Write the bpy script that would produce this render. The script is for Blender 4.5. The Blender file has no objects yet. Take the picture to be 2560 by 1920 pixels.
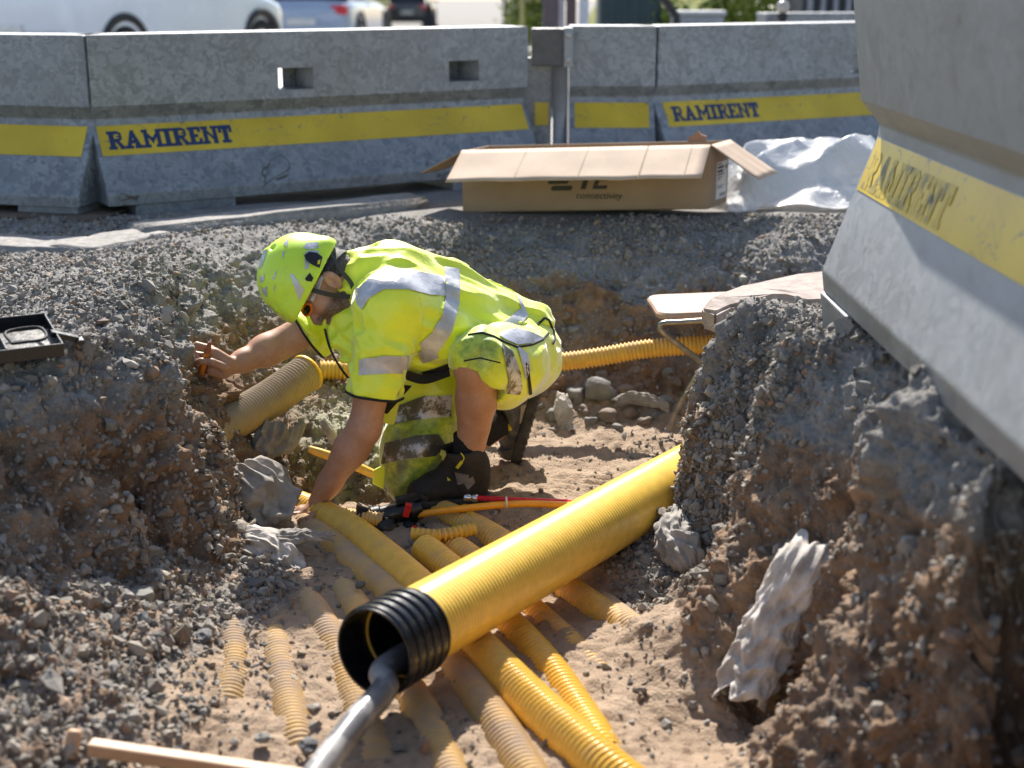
import bpy, bmesh, math, random
import numpy as np
from mathutils import Vector, Matrix, Euler
random.seed(7); RS = np.random.RandomState(11)
SC = bpy.context.scene; COL = SC.collection
# ------------------------------------------------------------------ camera, sky, sun, exposure
FPX = 3555.0; TH = math.atan(1010/FPX); CT, ST = math.cos(TH), math.sin(TH); HC = 1.05
cam = bpy.data.objects.new("camera", bpy.data.cameras.new("camera")); COL.objects.link(cam)
cam.location = (0, 0, HC); cam.rotation_euler = (math.pi/2-TH, 0, 0)
cam.data.sensor_width = 36; cam.data.lens = FPX/2560*36; cam.data.clip_end = 2000; cam.data.clip_start = .05
cam.data.dof.use_dof = True; cam.data.dof.focus_distance = 4.66; cam.data.dof.aperture_fstop = 2.0
SC.camera = cam
SUN_EL, SUN_AZ = math.radians(43), math.radians(3)          # sun behind the scene, a little to the left
W = bpy.data.worlds.new("World"); SC.world = W; W.use_nodes = True
wn = W.node_tree.nodes; sky = wn.new("ShaderNodeTexSky"); sky.sky_type = 'NISHITA'; sky.sun_disc = False
sky.sun_elevation = SUN_EL; sky.sun_rotation = -SUN_AZ
hs = wn.new("ShaderNodeHueSaturation"); hs.inputs["Saturation"].default_value = .9; W.node_tree.links.new(sky.outputs[0], hs.inputs["Color"]); W.node_tree.links.new(hs.outputs[0], wn["Background"].inputs[0]); wn["Background"].inputs[1].default_value = .10
sl = bpy.data.lights.new("sun", 'SUN'); sl.energy = 5.0; sl.angle = math.radians(.5); sl.color = (1, .94, .86)
sun = bpy.data.objects.new("sun", sl); COL.objects.link(sun)
SV = Vector((-math.sin(SUN_AZ)*math.cos(SUN_EL), math.cos(SUN_AZ)*math.cos(SUN_EL), math.sin(SUN_EL)))
sun.rotation_euler = SV.to_track_quat('Z', 'Y').to_euler(); sun.location = SV*30
SC.view_settings.view_transform = 'Standard'; SC.view_settings.look = 'None'; SC.view_settings.gamma = 1
SC.view_settings.exposure = 1.02
SC.cycles.max_bounces = 8
# ------------------------------------------------------------------ helpers
def at_y(px, py, Y):
    v = -(py-960)/FPX; d = ((px-1280)/FPX, CT+v*ST, -ST+v*CT); t = Y/d[1]; return (d[0]*t, Y, HC+d[2]*t)
def at_z(px, py, z):
    v = -(py-960)/FPX; d = ((px-1280)/FPX, CT+v*ST, -ST+v*CT); t = (z-HC)/d[2]; return (d[0]*t, d[1]*t, z)
def tag(o, label=None, cat=None, group=None, kind=None):
    if label: o["label"] = label
    if cat: o["category"] = cat
    if group: o["group"] = group
    if kind: o["kind"] = kind
    return o
def empty(name, loc, label, cat, group=None, rz=0):
    o = bpy.data.objects.new(name, None); COL.objects.link(o); o.location = loc; o.rotation_euler = (0, 0, rz)
    o.empty_display_size = .1
    return tag(o, label, cat, group)
def link(name, me, m, parent=None, world=False):
    o = bpy.data.objects.new(name, me); COL.objects.link(o)
    for k in (m if isinstance(m, (list, tuple)) else [m]): me.materials.append(k)
    if parent:
        o.parent = parent
        if world:
            M = Matrix.Identity(4); p = parent; chain = []
            while p: chain.append(p); p = p.parent
            for q in reversed(chain): M = M @ q.matrix_parent_inverse @ Matrix.LocRotScale(q.location, q.rotation_euler, q.scale)
            o.matrix_parent_inverse = M.inverted()
    return o
def np_mesh(name, V, F, smooth=True, attrs=None, mats=None, cols=None):
    V = np.asarray(V, np.float32); F = np.asarray(F, np.int32); k = F.shape[1]
    me = bpy.data.meshes.new(name); me.vertices.add(len(V)); me.vertices.foreach_set("co", V.ravel())
    me.loops.add(F.size); me.loops.foreach_set("vertex_index", F.ravel())
    me.polygons.add(len(F)); me.polygons.foreach_set("loop_start", np.arange(0, F.size, k, dtype=np.int32))
    me.polygons.foreach_set("loop_total", np.full(len(F), k, np.int32))
    me.polygons.foreach_set("use_smooth", np.full(len(F), smooth))
    if mats is not None: me.polygons.foreach_set("material_index", np.asarray(mats, np.int32))
    for a, val in (attrs or {}).items():
        t = me.attributes.new(a, 'FLOAT', 'POINT'); t.data.foreach_set("value", np.asarray(val, np.float32))
    for a, val in (cols or {}).items():
        t = me.attributes.new(a, 'FLOAT_COLOR', 'POINT'); t.data.foreach_set("color", np.asarray(val, np.float32).ravel())
    me.update(); me.validate(); return me
class MB:                                           # collects shapes, builds ONE mesh object
    def __init__(s): s.v = []; s.f = []; s.mi = []
    def add(s, V, F, mi=0):
        n = len(s.v); s.v += [tuple(map(float, p)) for p in V]
        for f in F: s.f.append(tuple(int(i)+n for i in f)); s.mi.append(mi)
        return s
    def box(s, c, d, R=None, mi=0):
        R = R or Matrix.Identity(3); P = []
        for z in (-.5, .5):
            for x, y in ((-.5, -.5), (.5, -.5), (.5, .5), (-.5, .5)): P.append(Vector(c)+R @ Vector((x*d[0], y*d[1], z*d[2])))
        return s.add(P, [(3, 2, 1, 0), (4, 5, 6, 7), (0, 1, 5, 4), (1, 2, 6, 5), (2, 3, 7, 6), (3, 0, 4, 7)], mi)
    def quad(s, *P, mi=0): return s.add(P, [tuple(range(len(P)))], mi)
    def tube(s, pts, r, seg=12, cap=True, mi=0):
        V, F = sweep(pts, r, seg); s.add(V, F, mi)
        if cap:
            n = len(V); s.f += [tuple(len(s.v)-n+i for i in range(seg))[::-1], tuple(len(s.v)-seg+i for i in range(seg))]; s.mi += [mi, mi]
        return s
    def lathe(s, c, axis, prof, seg=24, mi=0):       # prof: (distance along axis, radius)
        a = Vector(axis).normalized(); q = a.to_track_quat('Z', 'Y').to_matrix(); V = []; F = []
        for h, r in prof:
            for k in range(seg): V.append(Vector(c)+q @ Vector((r*math.cos(2*math.pi*k/seg), r*math.sin(2*math.pi*k/seg), h)))
        for i in range(len(prof)-1):
            for k in range(seg): k2 = (k+1) % seg; F.append((i*seg+k, i*seg+k2, (i+1)*seg+k2, (i+1)*seg+k))
        return s.add(V, F, mi)
    def build(s, name, m, parent=None, smooth=False, bevel=0, world=False, seg=2):
        me = bpy.data.meshes.new(name); me.from_pydata(s.v, [], s.f)
        for p, k in zip(me.polygons, s.mi): p.material_index = k; p.use_smooth = smooth
        me.update(); o = link(name, me, m, parent, world)
        if bevel:
            b = o.modifiers.new("bevel", 'BEVEL'); b.width = bevel; b.segments = seg; b.limit_method = 'ANGLE'
        return o
def catmull(P, n=12):
    P = [np.array(p, float) for p in P]; P = [2*P[0]-P[1]]+P+[2*P[-1]-P[-2]]; out = []
    for i in range(1, len(P)-2):
        for k in range(n):
            t = k/n; a, b, c, d = P[i-1:i+3]
            out.append(.5*((2*b)+(-a+c)*t+(2*a-5*b+4*c-d)*t*t+(-a+3*b-3*c+d)*t**3))
    out.append(P[-2]); return np.array(out)
def resample(P, step):
    P = np.asarray(P, float); L = np.r_[0, np.cumsum(np.linalg.norm(np.diff(P, axis=0), axis=1))]
    n = max(2, int(L[-1]/step)+1); s = np.linspace(0, L[-1], n)
    return np.stack([np.interp(s, L, P[:, k]) for k in range(3)], 1), s
def sweep(P, r, seg=12, twist=0):
    P = np.asarray(P, float); n = len(P); r = np.broadcast_to(np.asarray(r, float), (n,)) if np.ndim(r) < 2 else r
    T = np.gradient(P, axis=0); T /= np.linalg.norm(T, axis=1)[:, None]+1e-12
    u = np.cross(T[0], (0, 0, 1.)); u = u if np.linalg.norm(u) > 1e-3 else np.cross(T[0], (1., 0, 0)); U = np.zeros_like(P)
    for i in range(n):
        u = u-T[i]*(u @ T[i]); u /= np.linalg.norm(u); U[i] = u
    B = np.cross(T, U); a = np.arange(seg)*2*math.pi/seg
    V = P[:, None]+r[:, None, None]*(np.cos(a)[None, :, None]*U[:, None]+np.sin(a)[None, :, None]*B[:, None])
    i = np.arange(n-1)[:, None]*seg; k = np.arange(seg)[None]; k2 = (k+1) % seg
    F = np.stack([i+k, i+k2, i+seg+k2, i+seg+k], -1).reshape(-1, 4)[:, ::-1]
    return V.reshape(-1, 3), F
def hsh(ix, iy, iz, seed):
    M = 0xFFFFFFFF
    h = (ix.astype(np.int64)*374761393+iy.astype(np.int64)*668265263+iz.astype(np.int64)*1442695041+seed*974634777) & M
    h = ((h ^ (h >> 13))*1274126177) & M; h = ((h ^ (h >> 16))*2246822519) & M
    return ((h ^ (h >> 15)) & 0xFFFFFF)/float(0x7FFFFF)-1
def vn(P, sc, seed=0):                              # value noise -1..1
    q = np.asarray(P, np.float64)/sc; i = np.floor(q).astype(np.int64); f = q-i; u = f*f*(3-2*f); r = 0
    for dx in (0, 1):
        wx = u[:, 0] if dx else 1-u[:, 0]
        for dy in (0, 1):
            wy = u[:, 1] if dy else 1-u[:, 1]
            for dz in (0, 1):
                r = r+wx*wy*(u[:, 2] if dz else 1-u[:, 2])*hsh(i[:, 0]+dx, i[:, 1]+dy, i[:, 2]+dz, seed)
    return r
def fbm(P, sc, seed=0, o=3): return sum(vn(P, sc/2**k, seed+k*7)/2**k for k in range(o))
def sst(a, b, x): t = np.clip((x-a)/(b-a), 0, 1); return t*t*(3-2*t)
# ------------------------------------------------------------------ materials
class NT:
    def __init__(s, name):
        s.m = bpy.data.materials.new(name); s.m.use_nodes = True; s.t = s.m.node_tree; s.b = s.t.nodes["Principled BSDF"]
        s.tc = None
    def n(s, typ, **kw):
        n = s.t.nodes.new("ShaderNode"+typ)
        for k, v in kw.items():
            if k in n.inputs: s.set(n.inputs[k], v)
            else: setattr(n, k, v)
        return n
    def set(s, i, v):
        if isinstance(v, bpy.types.NodeSocket): s.t.links.new(v, i)
        elif hasattr(i.default_value, '__len__') and not hasattr(v, '__len__'): i.default_value = (v, v, v)
        else: i.default_value = v if not (hasattr(v, '__len__') and len(v) == 3 and len(i.default_value) == 4) else (*v, 1)
    def co(s, k='Object'):
        s.tc = s.tc or s.n("TexCoord"); return s.tc.outputs[k]
    def noise(s, sc, det=4, rough=.55, vec=None, dist=0):
        return s.n("TexNoise", Vector=vec or s.co(), Scale=sc, Detail=det, Roughness=rough, Distortion=dist).outputs[0]
    def vor(s, sc, out='Color', vec=None, feature='F1', rand=1):
        v = s.n("TexVoronoi", feature=feature); s.set(v.inputs['Vector'], vec or s.co()); s.set(v.inputs['Scale'], sc)
        s.set(v.inputs['Randomness'], rand); return v.outputs[out]
    def map(s, x, a, b, c=0, d=1): return s.n("MapRange", Value=x, **{'From Min': a, 'From Max': b, 'To Min': c, 'To Max': d}).outputs[0]
    def mix(s, f, a, b, mode='MIX'):
        n = s.n("Mix", data_type='RGBA', blend_type=mode); s.set(n.inputs[0], f); s.set(n.inputs[6], a); s.set(n.inputs[7], b); return n.outputs[2]
    def math(s, op, a, b=0, clamp=False):
        n = s.n("Math", operation=op, use_clamp=clamp); s.set(n.inputs[0], a); s.set(n.inputs[1], b); return n.outputs[0]
    def attr(s, a, out='Fac'): return s.n("Attribute", attribute_name=a).outputs[out]
    def scaled(s, x, y, z): return s.n("Mapping", Vector=s.co(), Scale=(x, y, z)).outputs[0]
    def bump(s, h, st=.3, dist=.01, prev=None):
        n = s.n("Bump", Height=h, Strength=st, Distance=dist)
        if prev: s.set(n.inputs['Normal'], prev)
        return n.outputs[0]
    def out(s, col=None, rough=None, normal=None, **kw):
        if col is not None: s.set(s.b.inputs['Base Color'], col)
        if rough is not None: s.set(s.b.inputs['Roughness'], rough)
        if normal is not None: s.set(s.b.inputs['Normal'], normal)
        for k, v in kw.items(): s.set(s.b.inputs[k.replace('_', ' ')], v)
        return s.m
def plain(name, col, rough=.6, var=.15, sc=12, bump=.15, bsc=120, metal=0, bd=.004, **kw):
    t = NT(name); c0 = tuple(max(0, x*(1-var)) for x in col); c1 = tuple(min(1, x*(1+var)) for x in col)
    c = t.mix(t.map(t.noise(sc, 5), .3, .7), c0, c1)
    r = t.map(t.noise(sc*2.3, 3), .3, .7, max(.03, rough-.08), min(1, rough+.08))
    return t.out(c, r, t.bump(t.noise(bsc, 3), bump, bd), Metallic=metal, **kw)
def dusty(name, col, dust, amount, rough=.4, sc=9, spread=.22):
    t = NT(name); f = t.map(t.noise(sc, 6, .65), amount-spread, amount+spread, 1, 0)
    g = t.n("NewGeometry").outputs['Normal']; up = t.map(t.n("SeparateXYZ", Vector=g).outputs[2], -.2, .8)
    f = t.math('MULTIPLY', f, up, True)
    c = t.mix(t.map(t.noise(30, 3), .3, .7), tuple(x*.9 for x in col), tuple(min(1, x*1.07) for x in col))
    return t.out(t.mix(f, c, dust), t.map(f, 0, 1, rough, .9), t.bump(t.noise(160, 3), .12, .003))
SAND = (.40, .285, .20)
def m_ground():
    t = NT("soil_and_gravel"); n1 = t.noise(9, 8, .65); n2 = t.noise(70, 6, .7); n3 = t.noise(2.2, 4)
    vg = t.vor(95); vl = t.n("SeparateColor", Color=vg).outputs[0]
    grey = t.mix(t.map(n1, .3, .7), (.135, .128, .118), (.28, .265, .242)); grey = t.mix(t.map(vl, 0, 1, 0, .55), grey, (.34, .33, .315))
    brown = t.mix(t.map(n1, .35, .68), (.14, .086, .052), (.35, .23, .145)); brown = t.mix(t.map(n2, .5, .75, 0, .6), brown, (.36, .285, .21)); brown = t.mix(t.map(t.noise(4, 5), .45, .65, 0, .45), brown, (.25, .225, .19))
    sand = t.mix(t.map(n1, .3, .72), (.27, .195, .132), (.43, .325, .235)); sand = t.mix(t.map(n2, .55, .75, 0, .5), sand, (.22, .16, .12))
    clay = t.mix(t.map(n1, .3, .7), (.24, .22, .15), (.42, .40, .31))
    wob = t.math('MULTIPLY', t.math('SUBTRACT', t.noise(14, 6, .7), .5), .9)
    fb = t.map(t.math('ADD', t.attr('brown'), wob), .32, .68); fs = t.map(t.math('ADD', t.attr('sand'), wob), .32, .68)
    fc = t.map(t.math('ADD', t.attr('clay'), wob), .32, .68)
    c = t.mix(fs, t.mix(fc, t.mix(fb, grey, brown), clay), sand); c = t.mix(t.map(n3, .35, .65, 0, .3), c, t.mix(1, c, (.72, .7, .68), 'MULTIPLY'))
    b = t.bump(t.noise(38, 8, .7), .55, .02); b = t.bump(t.vor(120, 'Distance'), .45, .006, b); b = t.bump(n2, .4, .006, b)
    return t.out(c, .95, b, Specular_IOR_Level=.25)
def m_galv(name, base=.30, warm=0, k=1):
    t = NT(name); v = t.n("SeparateColor", Color=t.vor(42, vec=t.n("Mapping", Vector=t.n("Mix", data_type='RGBA', Factor=.12, A=t.co(), B=t.n("TexNoise", Vector=t.co(), Scale=20).outputs[1]).outputs[2], Scale=(1, 1, 1)).outputs[0])).outputs[0]
    a = t.mix(t.map(v, 0, 1), (base*.95*(1-.32*k), base*(1-.30*k), base*1.07*(1-.28*k)), (base*.95*(1+.32*k), base*(1+.32*k), base*1.07*(1+.30*k)))
    n = t.noise(2.6, 8, .68); a = t.mix(t.map(n, .46, .72, 0, .65), a, (base*.70+warm, base*.70+warm*.8, base*.70))
    sv = t.scaled(3, 3, .7); st = t.noise(5, 8, .75, sv); a = t.mix(t.map(st, .58, .72, 0, .45), a, (base*1.5, base*1.48, base*1.42))
    rs = t.noise(7, 9, .8); a = t.mix(t.map(rs, .64, .70, 0, .8), a, (.085, .06, .04))
    sc = t.n("TexNoise", Vector=t.co(), Scale=3.4, Detail=2, Distortion=1.5).outputs[0]
    l = t.math('ABSOLUTE', t.math('SUBTRACT', sc, .5)); gate = t.map(t.noise(1.7, 2), .60, .66)
    a = t.mix(t.math('MULTIPLY', t.map(l, .004, .010, .85*k, 0), gate), a, (.07, .06, .05))
    return t.out(a, t.map(v, 0, 1, .42, .62), t.bump(t.noise(60, 4), .08, .004), Metallic=.35)
def m_stripe():
    t = NT("yellow_film"); y = t.mix(t.map(t.noise(3, 4), .35, .65), (.52, .36, .018), (.66, .47, .03))
    sp = t.map(t.noise(34, 5, .7, t.scaled(1.6, 1.6, .5)), .64, .68); gate = t.map(t.noise(3.1, 3), .5, .62)
    sc = t.n("TexNoise", Vector=t.co(), Scale=5, Detail=2, Distortion=2).outputs[0]
    l = t.map(t.math('ABSOLUTE', t.math('SUBTRACT', sc, .5)), .002, .006, 1, 0); g2 = t.map(t.noise(2.3, 2, vec=t.scaled(1, 1, 3)), .5, .56)
    f = t.math('MAXIMUM', t.math('MULTIPLY', sp, gate), t.math('MULTIPLY', l, g2))
    return t.out(t.mix(f, y, (.15, .14, .12)), .38)
MAT = dict(
    ground=m_ground(), galv=m_galv("galvanised_steel", .255), galv2=m_galv("galvanised_steel_clean", .30, .0, .18), stripe=m_stripe(),
    navy=plain("navy_film", (.012, .03, .10), .4, .1), navy_worn=(lambda t: t.out(t.mix(t.map(t.noise(11, 5, .7), .36, .54), (.06, .075, .085), (.52, .38, .04)), .5))(NT("worn_navy_film")), dark=plain("dark_gap", (.02, .02, .022), .9),
    steel=plain("dull_steel", (.33, .33, .33), .42, .2, metal=.8), rust=plain("rusty_plate", (.12, .085, .06), .8, .3),
    kerb=plain("kerb_granite", (.25, .235, .22), .9, .3, 25, .5, 60, bd=.01),
    duct=dusty("yellow_duct", (.80, .46, .06), SAND, .42, .33), duct_clean=dusty("yellow_duct_clean", (.82, .49, .07), SAND, .25, .28),
    duct_dirty=dusty("yellow_duct_dirty", (.76, .45, .07), (.42, .31, .22), .62, .5, 6),
    duct_grey=dusty("dusty_grey_duct", (.56, .41, .15), (.38, .325, .245), .85, .55, 7),
    duct_in=plain("duct_inner", (.62, .40, .04), .5),
    bigpipe=dusty("big_duct_yellow", (.88, .57, .10), (.62, .52, .38), .06, .24, .21),
    black=plain("black_plastic", (.012, .012, .013), .33, .2, 20, .1), blackm=plain("black_matt", (.014, .014, .016), .75, .25),
)
# ------------------------------------------------------------------ ground: trench, banks, street level
CP = []
def cy(px, py, Y): CP.append(at_y(px, py, Y))
def cz(px, py, z): CP.append(at_z(px, py, z))
def cw(*p): CP.append(p)
for p in ((500, 1900), (800, 1900), (1100, 1900), (1500, 1900), (1850, 1910), (600, 1600), (900, 1600), (1200, 1600), (1500, 1600), (1700, 1470),
          (1000, 1400), (1300, 1350), (1500, 1200), (1200, 1250), (1250, 1150), (1450, 1120), (1600, 1090), (1690, 1720), (780, 1360)): cz(*p, -.65)
for p in ((1000, 1290, -.64), (660, 1400, -.62), (590, 1360, -.60), (700, 1290, -.62)): cz(*p)
for x in (-1.0, -.4, .3, 1): cw(x, 2.4, -.65); cw(x, 1.95, -.6); cw(x*1.2, 1.7, -.2)
# right bank: toe, mid, top, plateau, back edge
for p in ((.585, 4.15, -.63), (.655, 3.73, -.64), (.745, 3.05, -.64), (.80, 2.5, -.64), (.575, 4.1, -.3), (.665, 3.72, -.3), (.78, 3.03, -.3), (.83, 2.5, -.3),
          (.58, 4.12, -.12), (.72, 3.7, -.04), (.81, 3.02, .0), (.85, 2.5, .02), (.84, 1.95, -.64), (.87, 1.95, -.3), (.89, 1.95, .02), (.92, 1.95, .15), (.61, 4.2, -.05), (.77, 3.7, .10), (.86, 3.0, .18), (.88, 2.5, .19),
          (1.0, 3.9, .13), (1.05, 4.25, .06), (1.3, 3.9, .16), (1.3, 3.2, .19), (1.3, 2.5, .19), (1.4, 1.8, .1), (2, 3, .17), (2.6, 2.4, .1), (2.6, 3.8, .12),
          (.68, 4.36, -.08), (1.0, 4.55, -.03), (1.5, 4.6, -.02), (2.6, 4.62, .0), (.64, 4.42, -.55), (1.0, 4.76, -.58), (1.6, 4.85, -.6), (2.6, 4.9, -.58),
          (.6, 4.9, -.64), (1.2, 5.0, -.65), (2.0, 5.1, -.63),
          # back bank
          (.1, 5.45, -.62), (.5, 5.4, -.62), (1.0, 5.35, -.62), (1.8, 5.35, -.6), (2.6, 5.3, -.6), (.1, 5.7, -.40), (.6, 5.68, -.42), (1.2, 5.62, -.40), (2.0, 5.6, -.38),
          (.05, 6.0, -.19), (.5, 5.95, -.18), (1.1, 5.85, -.12), (1.8, 5.8, -.1), (2.6, 5.8, -.1), (.0, 6.35, -.02), (.6, 6.35, 0), (1.2, 6.2, 0), (2.0, 6.1, 0), (2.6, 6.1, 0),
          (-.25, 5.45, -.6), (-.3, 5.8, -.33), (-.4, 6.05, -.13), (-.5, 6.3, -.01), (-.55, 5.6, -.40), (-.7, 5.75, -.20), (-.8, 6.0, -.05), (-.95, 6.1, .0),
          (-.55, 5.2, -.52), (-.3, 5.1, -.62), (-.75, 5.35, -.34), (-.95, 5.5, -.16), (-1.02, 5.75, -.03),
          # left bank crest
          (-1.22, 5.75, .02), (-1.13, 5.3, .0), (-1.1, 4.8, .0), (-1.09, 4.4, -.02), (-1.07, 4.1, -.05), (-1.15, 3.87, -.03), (-1.38, 3.76, 0),
          (-1.02, 5.2, -.22), (-1.0, 4.8, -.28), (-.97, 4.45, -.34), (-.98, 4.2, -.28), (-.92, 5.05, -.42), (-.88, 4.65, -.50), (-.88, 4.42, -.52),
          (-.66, 4.72, -.86), (-.5, 4.70, -.84), (-.42, 4.75, -.68), (-.62, 4.92, -.56), (-.82, 4.72, -.62), (-.68, 4.52, -.66), (-.52, 4.52, -.66),
          (-2.6, 5.5, 0), (-2, 5, .0), (-1.7, 4.5, .0), (-1.5, 4, 0), (-2.6, 4, 0), (-2.6, 2.6, 0), (-2, 3.3, 0), (-2.2, 2, 0), (-1.5, 5.6, .01), (-2, 5.7, 0)): cw(*p)
for p in ((100, 1100, 3.69), (250, 1100, 3.78), (100, 1250, 3.6), (300, 1250, 3.83), (420, 1160, 4.15), (500, 1300, 3.95), (600, 1260, 4.2), (560, 1120, 4.45),
          (200, 1500, 3.33), (0, 1500, 3.1), (0, 1700, 2.88), (0, 1900, 2.6), (300, 1700, 3.06), (350, 1500, 3.48), (250, 1900, 2.74), (430, 1620, 3.35)): cy(*p)
for x in np.linspace(-2.6, 2.6, 7): cw(x, 6.6, 0); cw(x, 6.95, 0)
CPa = np.array(CP); D = np.linalg.norm(CPa[:, None, :2]-CPa[None, :, :2], axis=2); n = len(CPa)
A = np.zeros((n+1, n+1)); A[:n, :n] = np.sqrt(D*D+.0009)-.0; A[:n, n] = 1; A[n, :n] = 1; A[:n, :n] -= np.eye(n)*.004
wt = np.linalg.solve(A, np.r_[CPa[:, 2], 0])
def H0(X, Y):
    X = np.asarray(X, float).ravel(); Y = np.asarray(Y, float).ravel(); out = np.empty(len(X))
    for a in range(0, len(X), 60000):
        x = X[a:a+60000, None]-CPa[None, :, 0]; y = Y[a:a+60000, None]-CPa[None, :, 1]
        out[a:a+60000] = np.sqrt(x*x+y*y+.0009) @ wt[:n]+wt[n]
    return out
GX = np.linspace(-2.7, 2.7, 1100); GY = np.linspace(1.7, 6.95, 700)
gx, gy = np.meshgrid(GX, GY); P3 = np.stack([gx.ravel(), gy.ravel(), np.zeros(gx.size)], 1)
edge = (sst(2.7, 2.3, abs(gx))*sst(6.9, 6.4, gy)).ravel()
rbk = (1-.45*sst(.4, .6, gx)*sst(4.9, 4.6, gy)).ravel(); edge = edge*rbk; wx = (vn(P3, .30, 1)*.05+vn(P3, .11, 2)*.035+vn(P3, .045, 3)*.012)*edge; wy = (vn(P3, .30, 4)*.05+vn(P3, .11, 5)*.03+vn(P3, .045, 6)*.012)*edge
Z = (H0(gx.ravel()+wx, gy.ravel()+wy)).reshape(gx.shape)
NC = 840; ROW = []
for j in range(len(GY)):                            # spread the columns evenly along each row's surface
    L = np.r_[0, np.cumsum(np.hypot(np.diff(GX)*(1.0), np.diff(Z[j])*1.3))]
    s = np.linspace(0, L[-1], NC); x = np.interp(s, L, GX); ROW.append(np.stack([x, np.full(NC, GY[j]), np.interp(x, GX, Z[j])], 1))
TV = np.array(ROW)
def grid_normals(G):
    du = np.gradient(G, axis=1); dv = np.gradient(G, axis=0); N = np.cross(du, dv); return N/(np.linalg.norm(N, axis=2)[..., None]+1e-12)
TV[:, 1:-1] = TV[:, 1:-1]
N = grid_normals(TV); slope = sst(.93, .60, N[..., 2]).ravel(); P = TV.reshape(-1, 3); Nf = N.reshape(-1, 3); z = P[:, 2]; x = P[:, 0]; y = P[:, 1]
flo = sst(-.50, -.60, z)*sst(-1.0, -.72, x+0*y)*(1-slope)
talus = sst(-.62, -.78, x+.12*(vn(P, .2, 31)))*sst(4.35, 4.1, y)
flo = np.clip(flo*(1-talus*sst(3.2, 3.6, y)*.8)*sst(-1.25, -.8, x), 0, 1)
gap = sst(-.3, -.1, x)*sst(3.55, 3.75, y)*sst(4.25, 4.0, y)*sst(.25, .42, x)     # grey chippings beside the big duct
nearface = sst(4.15, 3.95, y)*sst(3.3, 3.45, y)*sst(-.8, -.95, x)*sst(-.03, -.09, z)*sst(-.44, -.34, z)
thr = np.where(x > .45, np.interp(y, [2.5, 4.2], [.10, -.16]), -.10)
brown = np.clip(nearface*.3+sst(0, -.16, z-thr+.06*vn(P, .25, 33))*(1-flo)*(1-talus*.45)+.55*slope*sst(-.05, -.25, z), 0, 1)
backslope = sst(5.5, 5.9, y); brown = brown*(1-.35*backslope*sst(-.35, -.2, z))
clay = np.exp(-(((x+.5)/.3)**2+((y-5.05)/.28)**2))*1.2*sst(-.25, -.35, z)
sand = np.clip(flo*1.1-gap*.6-clay, 0, 1)
sand = np.clip(sand+np.exp(-(((x+.72)/.16)**2+((y-5.35)/.3)**2))*.9*sst(-.05, -.2, z), 0, 1)
near = sst(6.6, 6.3, y)*sst(2.7, 2.5, abs(x))
amp = (.35+1.0*slope+.25*brown)*near*(1-.62*flo)*(1-.35*sst(.45, .6, x)*sst(4.6, 4.4, y))
d = amp*(.022*vn(P, .16, 11)+-.020*(abs(vn(P, .085, 12))*2-.6)+.012*vn(P, .034, 13)+.008*vn(P, .016, 14))
st = P*np.array([1, 1, .25]); d += slope*near*.022*vn(st, .05, 15); rb = sst(.5, .65, x)*sst(4.6, 4.4, y); d += near*(rb+.5*slope*(1-rb))*(-.014*(abs(vn(P, .05, 19))*2-.5)-.008*(abs(vn(P, .022, 20))*2-.5))
d += near*(1-.8*flo)*(.006*(abs(vn(P, .02, 21))*2-.5)+.0035*(abs(vn(P, .010, 22))*2-.5)); d += near*flo*(.0022*(abs(vn(P, .012, 23))*2-.5)+.010*vn(P, .12, 16)+.007*(abs(vn(P, .05, 17))*2-.6)+.0035*vn(P, .022, 18))
P = P+Nf*d[:, None]; TV = P.reshape(TV.shape)
R, C = TV.shape[:2]; i = np.arange(R-1)[:, None]*C; k = np.arange(C-1)[None]
F = np.stack([i+k, i+k+1, i+C+k+1, i+C+k], -1).reshape(-1, 4)
V = P; n0 = len(V)                                  # the same sheet goes on to the horizon
def outer(a): return a
xs = [-400, -60, -12, -2.7, 2.7, 12, 60, 400]; ys = [-30, -4, 1.7, 6.95]
ov = []; of = []
def patch(x0, x1, y0, y1, z=-.012):
    b = n0+len(ov); ov.extend([(x0, y0, z), (x1, y0, z), (x1, y1, z), (x0, y1, z)]); of.append((b, b+1, b+2, b+3))
patch(-400, -2.68, -30, 6.9); patch(2.68, 400, -30, 6.9); patch(-2.68, 2.68, -30, 1.72); patch(-400, 400, 6.9, 14); b_ = n0+len(ov); ov.extend([(-400, 14, -.07), (400, 14, -.07), (400, 1200, -14), (-400, 1200, -14)]); of.append((b_, b_+1, b_+2, b_+3))
V = np.r_[V, np.array(ov)]; F = np.r_[F, np.array(of)]; zz = np.zeros(len(ov))
ground = link("ground", np_mesh("ground", V, F, attrs=dict(brown=np.r_[brown, zz], sand=np.r_[sand, zz], clay=np.r_[np.clip(clay, 0, 1), zz])), MAT['ground'])
tag(ground, "dug up ground with a sandy trench between gravel banks", kind="structure")
# nearest terrain height, for standing things on it
from mathutils.kdtree import KDTree
kd = KDTree(len(P)//3+1)
for q in range(0, len(P), 3): kd.insert((P[q, 0], P[q, 1], 0), q)
kd.balance()
TP = P
def gz(x, y): return float(np.median([TP[q[1], 2] for q in kd.find_n((x, y, 0), 5)]))
# road behind the barriers, dropping away
m_road = plain("road_asphalt", (.34, .325, .31), .55, .12, 3, .3, 200)
rv = []; rf = []
for yy, zz_ in ((8.9, -.006), (10.5, -.02), (14, -.03), (19, -.03), (27, -.22), (45, -.6), (90, -1.3), (220, -1.8)): rv += [(-60, yy, zz_+.02), (40, yy, zz_+.02)]
for q in range(6): rf.append((2*q, 2*q+1, 2*q+3, 2*q+2))
me = bpy.data.meshes.new("road"); me.from_pydata(rv, [], rf); road = tag(link("road", me, m_road), "sunlit pale asphalt road behind the barriers", kind="structure")
# ground patch behind must drop below the road
for v in ground.data.vertices[n0:]:
    pass
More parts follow.
